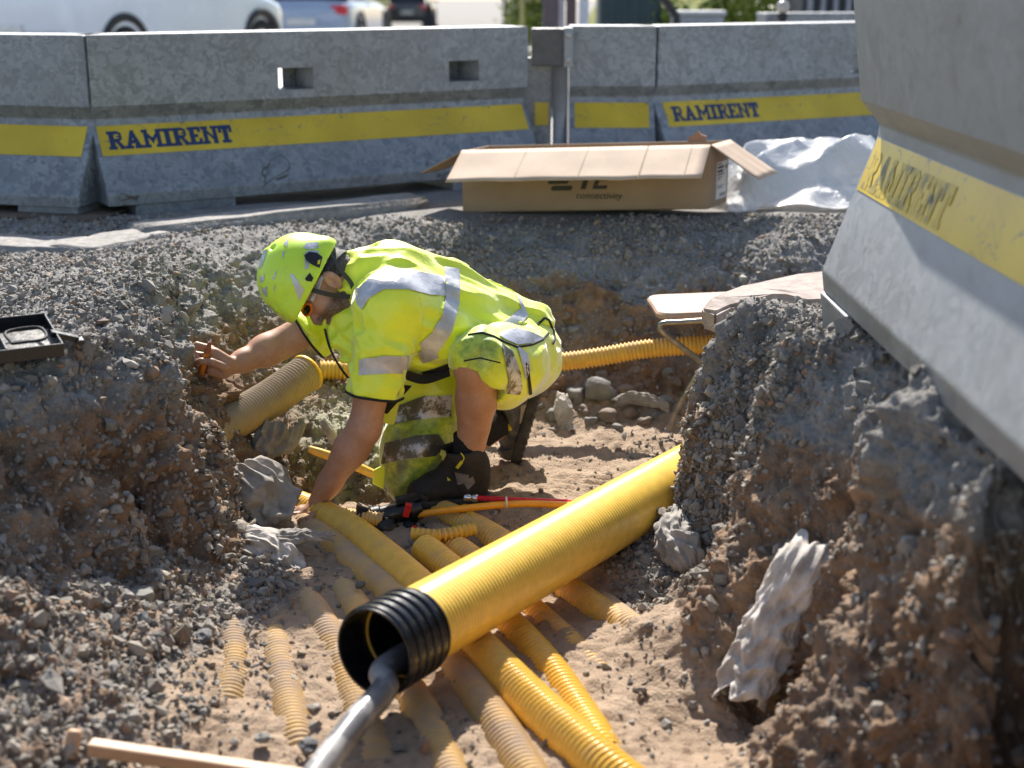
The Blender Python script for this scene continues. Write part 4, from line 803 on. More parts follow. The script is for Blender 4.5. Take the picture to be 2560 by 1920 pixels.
        for _ in range(400):                              # keep only the largest connected piece
            m = lab[F].min(1); l2 = lab.copy()
            for k in range(4): np.minimum.at(l2, F[:, k], m)
            l2 = l2[l2]
            if (l2 == lab).all(): break
            lab = l2
        big_ = np.bincount(lab).argmax(); kp = lab == big_; F = F[kp[F[:, 0]]]; nw = np.cumsum(kp)-1; V = V[kp]; F = nw[F]
        for _ in range(smooth):
            S_ = np.zeros_like(V); c = np.zeros(len(V))
            for a in range(4):
                b = (a+1) % 4
                for p, q in ((a, b), (b, a)):
                    for k in range(3): S_[:, k] += np.bincount(F[:, p], V[F[:, q], k], len(V))
                    c += np.bincount(F[:, p], minlength=len(V))
            V = V*.5+.5*S_/np.maximum(c, 1)[:, None]
        return V, F
a3 = lambda *p: np.array(at_y(*p))
nrmz = lambda v: np.array(v, float)/np.linalg.norm(v)
# joints read off the pose
ShL, ElL, WrL = a3(968, 772, 4.40), a3(912, 1068, 4.36), a3(795, 1252, 4.40)
ShR, ElR, WrR = a3(872, 765, 4.76), a3(700, 862, 4.74), a3(578, 915, 4.62)
KnL, CaL, AnL = a3(1186, 915, 4.44), a3(1190, 1000, 4.47), a3(1174, 1160, 4.49)
HiL, HiR = np.array((.0, 4.74, -.20)), np.array((.0, 4.92, -.20)); KnR, AnR = a3(1030, 1195, 4.62), a3(1285, 1040, 5.0)
f_, u_, l0 = np.array((-.583, 0, -.812)), np.array((-.812, 0, .583)), np.array((0, -1., 0)); yw = math.radians(20)
hf = f_*math.cos(yw)+l0*math.sin(yw); hl = l0*math.cos(yw)-f_*math.sin(yw); hu = u_
HE = a3(828, 705, 4.48)-hl*.080
HS = 1.08
def hd(f, u, l=0): return HE+(hf*f+hu*u+hl*l)*HS
AXH = [hf, hu, hl]
person = empty("person", (-.15, 4.6, -.65), "crouching worker in yellow high visibility shirt and shorts, green helmet, reaching into the bank", "person")
B_ = Field((-1.2, 4.2, -.78), (.16, 5.2, .34), .0045)
# legs
B_.chain([HiL, KnL], [.085, .062], .03).chain([KnL, CaL, AnL], [.060, .064, .041], .03)
B_.cap(a3(1205, 975, 4.50), a3(1192, 1060, 4.49), .048, .036, .03); B_.cap(a3(1165, 905, 4.41), a3(1180, 940, 4.42), .040, .035, .03)
B_.chain([HiR, KnR, AnR], [.085, .06, .045], .03)
# torso
B_.chain([(-.46, 4.60, .06), (-.3, 4.65, .0), (-.05, 4.82, -.17)], [.10, .11, .12], .05); B_.cap(ShL, ShR, .07, .07, .05); B_.cap(HiL, HiR, .1, .1, .05)
# arms: upper arm, elbow, forearm with muscle
def lerp(a, b, t): return np.array(a)*(1-t)+np.array(b)*t
def arm(S, E, W, k=1):
    B_.chain([S, lerp(S, E, .45), E], [.064*k, .060*k, .048*k], .03); B_.chain([E, lerp(E, W, .28), lerp(E, W, .75), W], [.046*k, .052*k, .036*k, .030*k], .03)
arm(ShL, ElL, WrL, 1.04); arm(ShR, ElR, WrR, .98)
B_.cap(lerp(ElL, WrL, .12)+np.array((.012, 0, .01)), lerp(ElL, WrL, .45), .040, .030, .03); B_.cap(lerp(ShR, ElR, .8), lerp(ElR, WrR, .35)+np.array((0, 0, .004)), .044, .040, .03)
# head
B_.ell(hd(.008, .05), AXH, (.105, .094, .081), .02); B_.ell(hd(.050, -.015), AXH, (.054, .080, .064), .03)
for s_ in (-1, 1):
    B_.cap(hd(-.008, -.055, .050*s_), hd(.072, -.100, .014*s_), .022, .022, .025); B_.cap(hd(.062, -.03, .040*s_), hd(.05, -.055, .045*s_), .024, .02, .02)
    B_.cap(hd(.075, .008, .042*s_), hd(.082, .008, .025*s_), .010, .010, .01); B_.cap(hd(.103, -.040, .0095*s_), hd(.106, -.040, .010*s_), .009, .009, .008)
    B_.ell(hd(-.006, .002, .082*s_), [nrmz(hf*.97-hl*.22*s_), hu, nrmz(hl+hf*.25*s_)], (.024, .038, .010), .006); B_.ell(hd(.002, -.002, .096*s_), AXH, (.012, .022, .017), .003, 's'); B_.cap(hd(-.003, -.030, .078*s_), hd(-.002, -.022, .08*s_), .009, .009, .006)
B_.cap(hd(.072, -.102, -.010), hd(.074, -.102, .010), .023, .023, .02); B_.cap(hd(.096, .012), hd(.118, -.032), .0085, .0115, .012); B_.cap(hd(.085, .03, -.035), hd(.085, .03, .035), .013, .013, .015)
B_.cap(hd(.093, -.064, -.019), hd(.097, -.064, .0), .007, .0085, .006); B_.cap(hd(.097, -.064, .0), hd(.093, -.064, .019), .0085, .007, .006); B_.cap(hd(.090, -.077, -.015), hd(.094, -.077, 0), .0075, .009, .006); B_.cap(hd(.094, -.077, 0), hd(.090, -.077, .015), .009, .0075, .006)
B_.cap(hd(.104, -.0705, -.016), hd(.104, -.0705, .016), .0016, .0016, .003, op='s')
B_.cap(hd(-.035, -.02), (-.50, 4.60, .10), .066, .072, .03); B_.cap(hd(.03, -.09), hd(-.02, -.12), .035, .04, .03)
# hands
def finger(pts, r, k=.004): B_.chain(pts, r, k)
pL = [a3(800, 1262, 4.39), a3(765, 1277, 4.39)]                      # planted left hand, palm flat, fingers pointing left
B_.cap(pL[0], pL[1], .030, .034, .015, ((.25, 0, 1), .55)); B_.cap(a3(806, 1280, 4.36), a3(780, 1288, 4.35), .020, .017, .012)
for q, (dy, ln) in enumerate(((-.030, .078), (-.010, .088), (.012, .080), (.032, .062))):
    b0 = pL[1]+np.array((-.012, dy, -.002)); finger([b0, b0+np.array((-ln*.5, dy*.25, .004)), b0+np.array((-ln*.8, dy*.35, -.008)), b0+np.array((-ln, dy*.4, -.018))], [.0105, .0092, .0085, .0075])
finger([a3(797, 1282, 4.34), a3(770, 1298, 4.30), a3(748, 1302, 4.30)], [.013, .011, .009])
HY = 4.60                                                            # gripping right hand
B_.cap(a3(568, 910, HY), a3(535, 893, HY), .030, .034, .015, ((.1, 1, 0), .62)); B_.cap(a3(560, 930, HY-.005), a3(530, 925, HY-.01), .024, .020, .015)
for kx, (p0, p1, p2, p3) in enumerate((((530, 872), (492, 862), (477, 880), (496, 896)), ((522, 892), (482, 884), (474, 902), (498, 911)), ((524, 912), (488, 906), (483, 921), (504, 926)), ((530, 930), (500, 926), (497, 938), (514, 940)))):
    dy = .012*kx-.012; rr_ = [.0125, .0115, .0105, .0095] if kx < 3 else [.011, .010, .009, .008]
    finger([a3(*p0, HY+.020-.004*kx), a3(*p1, HY+.016), a3(*p2, HY-.004), a3(*p3, HY-.020)], rr_)
finger([a3(562, 918, HY-.025), a3(530, 905, HY-.046), a3(503, 903, HY-.044), a3(492, 903, HY-.036)], [.016, .0125, .0115, .0085], .006)
V, F = B_.mesh(2)
hp3 = (V-HE) @ np.array(AXH).T                                       # beard, lips and redness by place on the head
beard = sst(-.018, -.042, hp3[:, 1]-.25*(hp3[:, 0]-.03).clip(-1, 0)*0+.0)*sst(-.03, .005, hp3[:, 0])*sst(.16, .12, np.linalg.norm(hp3, axis=1))*sst(-.155, -.115, hp3[:, 1])
beard *= 1-np.exp(-((hp3[:, 0]-.10)/.014)**2-((hp3[:, 1]+.070)/.012)**2-(hp3[:, 2]/.02)**2)
beard = np.clip(beard+np.exp(-((hp3[:, 0]-.095)/.016)**2-((hp3[:, 1]+.052)/.007)**2-(hp3[:, 2]/.028)**2), 0, 1)
hair_w = sst(.012, -.012, hp3[:, 0]+.3*hp3[:, 1])*sst(-.075, -.05, hp3[:, 1])*sst(.17, .15, np.linalg.norm(hp3, axis=1))*sst(.03, .0, hp3[:, 0]-.012)
lip = np.exp(-((hp3[:, 0]-.101)/.012)**2-((hp3[:, 1]+.070)/.010)**2-(hp3[:, 2]/.02)**2)
sock = sst(0, .004, np.minimum(.0, 1)*V[:, 0]+ (a3(1175, 1135, 4.45)[2]-V[:, 2]))*sst(-.32, -.30, V[:, 0])*sst(4.8, 4.7, V[:, 1]) if False else np.zeros(len(V))
def m_skin():
    t = NT("tanned_skin"); n = t.noise(11, 5, .6); c = t.mix(t.map(n, .35, .68), (.40, .205, .125), (.53, .30, .195)); c = t.mix(t.map(t.noise(70, 4), .5, .75, 0, .35), c, (.33, .15, .09))
    c = t.mix(t.math('MULTIPLY', t.attr('beard'), t.map(t.noise(420, 2, .8), .30, .55)), c, (.055, .04, .032)); c = t.mix(t.math('MULTIPLY', t.attr('lip'), .6), c, (.38, .13, .10))
    c = t.mix(t.map(t.math('MULTIPLY', t.attr('hand'), t.map(t.noise(38, 5, .7), .4, .6)), 0, 1, 0, .5), c, (.30, .20, .14))
    b = t.bump(t.noise(190, 4), .22, .003); b = t.bump(t.noise(25, 4), .18, .008, b)
    return t.out(c, .48, b, Subsurface_Weight=.12, Subsurface_Radius=(.012, .005, .003), Specular_IOR_Level=.4)
handw = np.clip(sst(-.93, -.98, V[:, 0])+sst(-.57, -.61, V[:, 0])*sst(4.5, 4.45, V[:, 1])*sst(-.5, -.56, V[:, 2]), 0, 1)
body = link("body", np_mesh("body", V, F, attrs=dict(beard=beard, lip=lip, hand=handw)), m_skin(), person, True)
# short hair below the helmet
Hf = Field(HE-.2, HE+.2, .004); Hf.ell(hd(.002, .045), AXH, (.108, .094, .0835), 0); Hf.cap(hd(-.045, .0), hd(-.062, -.03), .064, .056, .03, (hl, 1.05))
Hf.cut(hd(.012, 0), nrmz(hf*.9+hu*.12), None); Hf.cut(hd(-.075, -.062), nrmz(-hu*.95+hf*.1), None)
for s_ in (-1, 1): Hf.ell(hd(.0, .0, .085*s_), AXH, (.026, .037, .03), .006, 's')
Hf.fold(lambda P: .0022*vn(P, .006, 91))
V, F = Hf.mesh(1)
t = NT("grey_dark_hair"); c = t.mix(t.map(t.noise(260, 3, .8, t.scaled(1, 1, 1)), .38, .62), (.018, .014, .012), (.12, .10, .09))
link("hair", np_mesh("hair", V, F), t.out(c, .6, t.bump(t.noise(400, 2), .5, .004)), person, True)
# ---- cloth materials
YEL = (.82, .94, .032)
def m_cloth(name, col, dirtcol=(.10, .085, .045), dirt=True):
    t = NT(name); w = t.noise(420, 2); c = t.mix(t.map(t.noise(5, 4), .3, .7), tuple(x*.93 for x in col), tuple(min(1, x*1.05) for x in col))
    if dirt:
        f = t.math('MULTIPLY', t.attr('dirt'), t.map(t.noise(30, 6, .7), .30, .58)); g = t.math('MULTIPLY', t.attr('green'), t.map(t.noise(22, 6, .7), .30, .6))
        c = t.mix(t.math('MULTIPLY', g, .85), c, (.12, .27, .03)); c = t.mix(t.math('MULTIPLY', f, .85), c, dirtcol)  # green mask carries stains and the kneeling leg's painted shade
    c = t.mix(t.map(t.noise(9, 7, .75), .62, .74, 0, .22), c, (.25, .26, .06))
    b = t.bump(w, .15, .002); b = t.bump(t.noise(28, 4, .6), .28, .012, b)
    return t.out(c, .45, b, Sheen_Weight=1.0, Sheen_Roughness=.35, Specular_IOR_Level=.8)
m_shirt = m_cloth("hi_vis_yellow_cloth", YEL, dirt=False); m_short = m_cloth("hi_vis_yellow_trousers", (.76, .86, .04)); m_pip = plain("black_piping", (.012, .012, .013), .8, .2)
def m_tape(name, dirty=0):
    t = NT(name); n = t.noise(16, 5, .65); c = t.mix(t.map(n, .35, .65), (.44, .445, .47), (.60, .60, .62))
    if dirty: c = t.mix(t.map(t.noise(13, 7, .7), .5-.12*dirty, .56-.08*dirty), c, (.11, .10, .065))
    return t.out(c, .32, t.bump(t.noise(46, 5, .7), .5, .006), Metallic=.25)
m_tp = m_tape("reflective_tape"); m_tpd = m_tape("dirty_reflective_tape", .35); m_tpdd = m_tape("muddy_reflective_tape", 1)
# ---- shirt
Sf = Field((-.95, 4.18, -.38), (.22, 5.12, .32), .006)
Sf.chain([(-.515, 4.60, .075), (-.40, 4.62, .068), (-.23, 4.70, -.02), (-.07, 4.80, -.12), (.02, 4.84, -.17)], [.118, .150, .150, .140, .13], .05)
Sf.chain([ShL+np.array((.01, .03, -.005)), (-.27, 4.55, -.04), (-.07, 4.67, -.155)], [.108, .128, .118], .06)
Sf.chain([ShR+np.array((.01, -.02, .01)), (-.35, 4.79, .0), (-.08, 4.92, -.13)], [.098, .122, .118], .06)
CuL = lerp(ShL, a3(938, 988, 4.37), 1.0); Sf.chain([ShL, lerp(ShL, CuL, .5)+np.array((.004, -.004, 0)), CuL, CuL+(CuL-ShL)*.12], [.104, .086, .082, .082], .045)
CuR = a3(768, 832, 4.74); Sf.chain([ShR, CuR, CuR+(CuR-ShR)*.2], [.092, .082, .083], .05)
Sf.chain([a3(870, 815, 4.52), a3(880, 860, 4.50), a3(905, 915, 4.48)], [.06, .052, .035], .05); Sf.chain([a3(985, 905, 4.5), a3(1085, 905, 4.56)], [.05, .05], .05)
Sf.chain([a3(824, 822, 4.49), a3(834, 862, 4.47), a3(852, 900, 4.46), a3(886, 942, 4.45)], [.012, .012, .012, .012], .012); Sf.cap(a3(838, 858, 4.47), a3(900, 870, 4.48), .016, .03, .02); Sf.cap(a3(858, 900, 4.46), a3(920, 900, 4.47), .014, .03, .02); Sf.cap(a3(884, 935, 4.45), a3(930, 925, 4.45), .012, .02, .02)
Sf.cap(a3(1330, 800, 4.82), a3(1372, 845, 4.80), .07, .035, .03)
def shirt_fold(P):
    ax_ = nrmz((.86, .30, -.36)); q = P-(P @ ax_)[:, None]*ax_*.72; w = sst(-.45, -.12, P[:, 0]); nk = sst(-.36, -.48, P[:, 0])*sst(.02, .10, P[:, 2])
    sl_ = sst(.06, -.04, P[:, 2])*sst(-.30, -.36, P[:, 0]); P2 = P @ np.array([[.8, 0, .6], [0, 1, 0], [-.6, 0, .8]]); q2 = P2*np.array([.45, 1, 1.0])
    r_ = .007*vn(P, .11, 101)+.006*(abs(vn(q, .045, 107))*2-.5)+w*.018*(abs(vn(q, .06, 102))*2-.55)+(.5*w+.35)*.005*vn(q, .03, 103)
    r_ += sl_*.016*(abs(vn(q2, .055, 104))*2-.5)+sl_*.009*vn(q2, .025, 106)+nk*.011*(abs(vn(P*np.array([.55, 1, .8]), .05, 105))*2-.5); return r_
Sf.fold(shirt_fold)
nL = nrmz(CuL-ShL); Sf.cut(CuL, nL, .13); nR = nrmz(CuR-ShR); Sf.cut(CuR, nR, .12)
Sf.cap(lerp(ShL, CuL, .72), CuL+nL*.05, .070, .076, .006, op='s'); Sf.cap(lerp(ShR, CuR, .7), CuR+nR*.05, .066, .074, .006, op='s')
Sf.cap(hd(-.005, -.07), HE+hf*-.04-hu*.135, .066, .076, .012, op='s')
V, F = Sf.mesh(2); shirt = link("shirt", np_mesh("shirt", V, F), m_shirt, person, True); SHIRT = (V, F)
def ring(name, c, n, r, th, m, parent, ref=None):     # piping where a cuff was cut
    V_, F_ = SHIRT; on = V_[(abs((V_-c) @ n) < .008) & (np.linalg.norm(V_-c, axis=1) < r)]; e1 = nrmz(np.cross(n, (0, 0, 1.))); e2 = np.cross(n, e1); q = on-c; an = np.arctan2(q @ e2, q @ e1); rad = np.hypot(q @ e1, q @ e2); out = []
    for k in range(40):
        a_ = -math.pi+k*2*math.pi/40; m_ = abs((an-a_+math.pi) % (2*math.pi)-math.pi) < .16
        if m_.sum(): R_ = np.percentile(rad[m_], 92); out.append(c+e1*math.cos(a_)*R_+e2*math.sin(a_)*R_)
    out = np.array(out+out[:2]); V2, F2 = sweep(out, th, 8); return link(name, np_mesh(name, V2, F2), m, parent, True)
ring("cuff_piping", CuL-nL*.002, nL, .12, .0045, m_pip, shirt); ring("cuff_piping", CuR-nR*.002, nR, .12, .0042, m_pip, shirt)
# ---- shorts
Tf = Field((-.62, 4.2, -.74), (.26, 5.18, -.0), .006)
Tf.chain([(.0, 4.72, -.20), a3(1265, 905, 4.60), a3(1200, 893, 4.45)], [.142, .122, .098], .05); Tf.chain([(.01, 4.92, -.2), (-.06, 4.86, -.24)], [.135, .125], .05); Tf.ell((.035, 4.83, -.22), np.eye(3), (.14, .17, .155), .05)
Tf.cap(a3(1262, 945, 4.56), a3(1215, 925, 4.46), .10, .090, .04)
Tf.chain([(-.06, 4.86, -.26), a3(1085, 985, 4.68), a3(1040, 1120, 4.62), a3(1020, 1196, 4.58)], [.125, .118, .112, .088], .04); Tf.cap(a3(1000, 1150, 4.58), a3(1010, 1205, 4.57), .06, .06, .04)
Tf.cap(a3(1035, 1205, 4.64), a3(1140, 1150, 4.76), .075, .07, .04)
def short_fold(P):
    q = P @ np.array([[.7, 0, .7], [0, 1, 0], [-.7, 0, .7]])*np.array([1, .6, .45]); return .006*vn(P, .10, 111)+.010*(abs(vn(q, .065, 112))*2-.55)+.004*vn(q, .028, 113)
Tf.fold(short_fold)
hc = a3(1180, 948, 4.43); hn = nrmz(a3(1185, 985, 4.44)-a3(1180, 900, 4.42)+np.array((-.045, -.035, 0))); Tf.cut(hc, hn, .115)
Tf.cap(hc-hn*.06, hc+hn*.06, .072, .078, .006, op='s')
hm = a3(1255, 1000, 4.6); 
V, F = Tf.mesh(2)
kl, kr = a3(1190, 865, 4.36), a3(1010, 1175, 4.5)
green = np.clip(1.5*np.exp(-(np.linalg.norm(V-kl, axis=1)/.09)**2)+.55*np.exp(-(np.linalg.norm(V-a3(1000, 1215, 4.5), axis=1)/.12)**2)+.5*np.exp(-(np.linalg.norm(V-a3(1090, 1090, 4.52), axis=1)/.08)**2)+.62*sst(-.27, -.36, V[:, 2])*sst(-.12, -.2, V[:, 0]), 0, 1)  # green stains on the knees; last term paints the kneeling leg's shade
dirt = np.clip(1.1*np.exp(-(np.linalg.norm(V-a3(985, 1140, 4.5), axis=1)/.085)**2)+.8*np.exp(-(np.linalg.norm(V-a3(1000, 1235, 4.5), axis=1)/.08)**2)+.45*np.exp(-(np.linalg.norm(V-a3(1215, 880, 4.36), axis=1)/.05)**2)+.5*np.exp(-(np.linalg.norm(V-a3(1020, 1060, 4.52), axis=1)/.06)**2), 0, 1)
shorts = link("shorts", np_mesh("shorts", V, F, attrs=dict(dirt=dirt, green=green)), m_short, person, True); SHORTS = (V, F)
# ---- patches laid on a surface: an outline is draped over the cloth or shell below it
from mathutils.bvhtree import BVHTree
def bvh(M): return BVHTree.FromPolygons([tuple(p) for p in M[0]], [tuple(f) for f in M[1]])
BS, BT = bvh(SHIRT), bvh(SHORTS)
def drape(name, poly, tree, m, parent, lift=.0042, cuts=None, th=.0012, step=9):
    bm = bmesh.new(); P2 = []
    for i, p in enumerate(poly):
        q = poly[(i+1) % len(poly)]; n_ = max(1, int(math.hypot(q[0]-p[0], q[1]-p[1])/step)); P2 += [(p[0]+(q[0]-p[0])*k/n_, p[1]+(q[1]-p[1])*k/n_) for k in range(n_)]
    from mathutils.geometry import delaunay_2d_cdt
    xs_, ys_ = [p[0] for p in P2], [p[1] for p in P2]; pts = [Vector(p) for p in P2]; nb_ = len(pts)
    def inside(x, y, mg=2.5):
        c = False; dm = 1e9
        for i in range(nb_):
            (x1, y1), (x2, y2) = P2[i], P2[(i+1) % nb_]
            if (y1 > y) != (y2 > y) and x < (x2-x1)*(y-y1)/(y2-y1)+x1: c = not c
            dm = min(dm, math.hypot(x-x1, y-y1))
        return c and dm > step*.45
    for yy in np.arange(min(ys_), max(ys_), step):
        for xx in np.arange(min(xs_), max(xs_), step):
            if inside(xx, yy): pts.append(Vector((xx, yy)))
    vs, _, fs, *_r = delaunay_2d_cdt(pts, [], [list(range(nb_))], 1, 1e-3); V_ = []; ok = []; last = None
    for v in vs:
        d = (Vector(at_y(v.x, v.y, 4.5))-Vector((0, 0, HC))).normalized(); h = tree.ray_cast(Vector((0, 0, HC)), d); V_.append(None if h[0] is None else h[0]+h[1]*lift)
    if not any(V_): return None
    keep = [f for f in fs if all(V_[i] is not None for i in f) and max((V_[f[a]]-V_[f[a-1]]).length for a in range(len(f))) < .07]
    b = MB(); b.add([v if v is not None else Vector((0, 0, 0)) for v in V_], keep); o = b.build(name, m, parent, smooth=True, world=True)
    bm.from_mesh(o.data); bmesh.ops.delete(bm, geom=[v for v in bm.verts if not v.link_faces], context='VERTS'); bmesh.ops.recalc_face_normals(bm, faces=bm.faces); bm.to_mesh(o.data); bm.free()
    return o
# tapes on the shirt
drape("reflective_tape", [(893, 760), (890, 722), (920, 690), (985, 676), (1045, 680), (1110, 692), (1112, 740), (1075, 738), (1020, 724), (960, 724), (925, 745), (906, 775)], BS, m_tp, shirt)
drape("reflective_tape", [(1110, 668), (1146, 672), (1150, 700), (1147, 760), (1128, 830), (1098, 875), (1062, 893), (1048, 858), (1080, 830), (1104, 790), (1113, 740)], BS, m_tp, shirt)
drape("reflective_tape", [(1043, 878), (1085, 866), (1097, 893), (1057, 908)], BS, m_tp, shirt)
drape("reflective_tape", [(899, 898), (960, 888), (1021, 890), (1016, 932), (960, 934), (898, 938)], BS, m_tp, shirt)
drape("reflective_tape", [(1266, 728), (1290, 738), (1302, 770), (1268, 800), (1240, 815), (1246, 840), (1290, 860), (1285, 830), (1320, 790), (1300, 745)], BS, m_tp, shirt)
# tapes on the shorts
drape("reflective_tape", [(1252, 858), (1280, 880), (1300, 930), (1305, 970), (1298, 985), (1266, 983), (1270, 950), (1262, 905)], BT, m_tpd, shorts)
drape("reflective_tape", [(1290, 862), (1318, 885), (1324, 925), (1312, 950), (1306, 915)], BT, m_tp, shorts)
drape("reflective_tape", [(1000, 1013), (1060, 990), (1128, 987), (1128, 1040), (1060, 1046), (985, 1062)], BT, m_tpd, shorts)
drape("reflective_tape", [(965, 1108), (1040, 1090), (1095, 1086), (1112, 1112), (1088, 1140), (1020, 1146), (955, 1160)], BT, m_tpdd, shorts)
drape("zip", [(1318, 905), (1326, 960), (1330, 995), (1322, 996), (1318, 960), (1312, 908)], BT, m_pip, shorts)
drape("seam", [(1160, 900), (1200, 893), (1250, 905), (1252, 909), (1200, 897), (1160, 904)], BT, m_pip, shorts, .001)
hem = [a3(1225, 838, 4.52), a3(1255, 852, 4.56), a3(1290, 872, 4.62), a3(1330, 862, 4.66), a3(1366, 840, 4.70)]
def drape_line(name, pts, tree, r, m, parent, lift=.001):
    out = []
    for i in range(len(pts)-1):
        for k in range(10):
            x_, y_ = pts[i][0]+(pts[i+1][0]-pts[i][0])*k/10, pts[i][1]+(pts[i+1][1]-pts[i][1])*k/10; h = tree.ray_cast(Vector((0, 0, HC)), (Vector(at_y(x_, y_, 4.5))-Vector((0, 0, HC))).normalized())
            if h[0] is not None: out.append(h[0]+h[1]*lift)
    V_, F_ = sweep(np.array([tuple(p) for p in out]), r, 8); return link(name, np_mesh(name, V_, F_), m, parent, True)
BB = BVHTree.FromPolygons([tuple(p) for p in SHIRT[0]]+[tuple(p) for p in SHORTS[0]], [tuple(f) for f in SHIRT[1]]+[tuple(int(i)+len(SHIRT[0]) for i in f) for f in SHORTS[1]])
drape_line("hem_piping", [(1172, 838), (1205, 832), (1235, 842), (1262, 856), (1292, 868), (1330, 862), (1356, 850), (1372, 832)], BB, .0042, m_pip, shirt)
drape_line("hem_piping", [(1344, 812), (1362, 795), (1372, 800), (1384, 828), (1386, 850), (1380, 862)], BB, .0042, m_pip, shirt)
drape("reflective_tape", [(1246, 838), (1262, 826), (1292, 822), (1330, 832), (1362, 848), (1330, 858), (1292, 862), (1262, 850)], BB, m_tp, shirt)
drape_line("seam", [(1048, 745), (1060, 790), (1048, 840), (1030, 890)], BS, .0013, m_shirt, shirt)
# black belt strip, hanging holster pocket and strap
drape("waistband", [(1020, 938), (1085, 920), (1125, 905), (1128, 930), (1080, 945), (1025, 948)], BS, m_pip, shirt, .004)
pk = slab([a3(968, 962, 4.50), a3(1008, 968, 4.52), a3(985, 1064, 4.49), a3(922, 1052, 4.47)], .016, (0, 1, 0)).build("holster_pocket", m_short, shorts, bevel=.006, world=True)
pk.data.attributes.new("dirt", 'FLOAT', 'POINT'); pk.data.attributes.new("green", 'FLOAT', 'POINT')
pk2 = slab([a3(935, 1175, 4.52), a3(965, 1160, 4.53), a3(960, 1225, 4.53), a3(930, 1210, 4.52)], .012, (0, 1, 0)).build("knee_flap", m_short, shorts, bevel=.004, world=True)
pk2.data.attributes.new("dirt", 'FLOAT', 'POINT'); pk2.data.attributes.new("green", 'FLOAT', 'POINT')
slab([a3(1000, 962, 4.47), a3(1030, 965, 4.49), a3(968, 1036, 4.46), a3(948, 1030, 4.46)], .008, (0, 1, 0)).build("strap", m_pip, shorts, bevel=.003, world=True)
MB().tube(catmull([a3(1010, 935, 4.42), a3(1060, 948, 4.46), a3(1120, 930, 4.5)], 6), .016, 10).build("black_undershirt", plain("black_knit", (.012, .012, .014), .9), person, smooth=True, world=True)
col_ = [hd(-.06, -.055, .06), hd(-.03, -.12, .065), hd(.03, -.15, .045), hd(.07, -.145, .0)]
MB().tube(catmull(col_, 8), .006, 10).build("collar_piping", m_pip, shirt, smooth=True, world=True)
MB().tube(catmull([a3(812, 822, 4.48), a3(822, 862, 4.46), a3(842, 905, 4.45), a3(876, 950, 4.44), a3(905, 962, 4.44)], 8), .004, 8).build("front_piping", m_pip, shirt, smooth=True, world=True)
# sock and leggings
m_sock = plain("black_knit_sock", (.010, .010, .011), .95, .3, 60, .3, 200)
Kf = Field((-.30, 4.3, -.72), (.12, 5.12, -.36), .005); Kf.chain([a3(1172, 1070, 4.487), a3(1172, 1130, 4.487), a3(1172, 1165, 4.487)], [.052, .050, .046], .02); Kf.cut(a3(1172, 1104, 4.45), nrmz((.25, -.1, 1)), .1)
Kf.fold(lambda P: .0022*np.sin(P[:, 2]*420)*.5+.002*vn(P, .03, 121)); V, F = Kf.mesh(1); link("sock", np_mesh("sock", V, F), m_sock, person, True)
Kf = Field((-.32, 4.5, -.74), (.12, 5.16, -.36), .005); Kf.chain([a3(1110, 1130, 4.74), a3(1200, 1075, 4.88), a3(1275, 1040, 4.98)], [.066, .062, .056], .02); Kf.fold(lambda P: .003*vn(P, .04, 122)); V, F = Kf.mesh(1); link("sock", np_mesh("sock", V, F), m_sock, person, True)
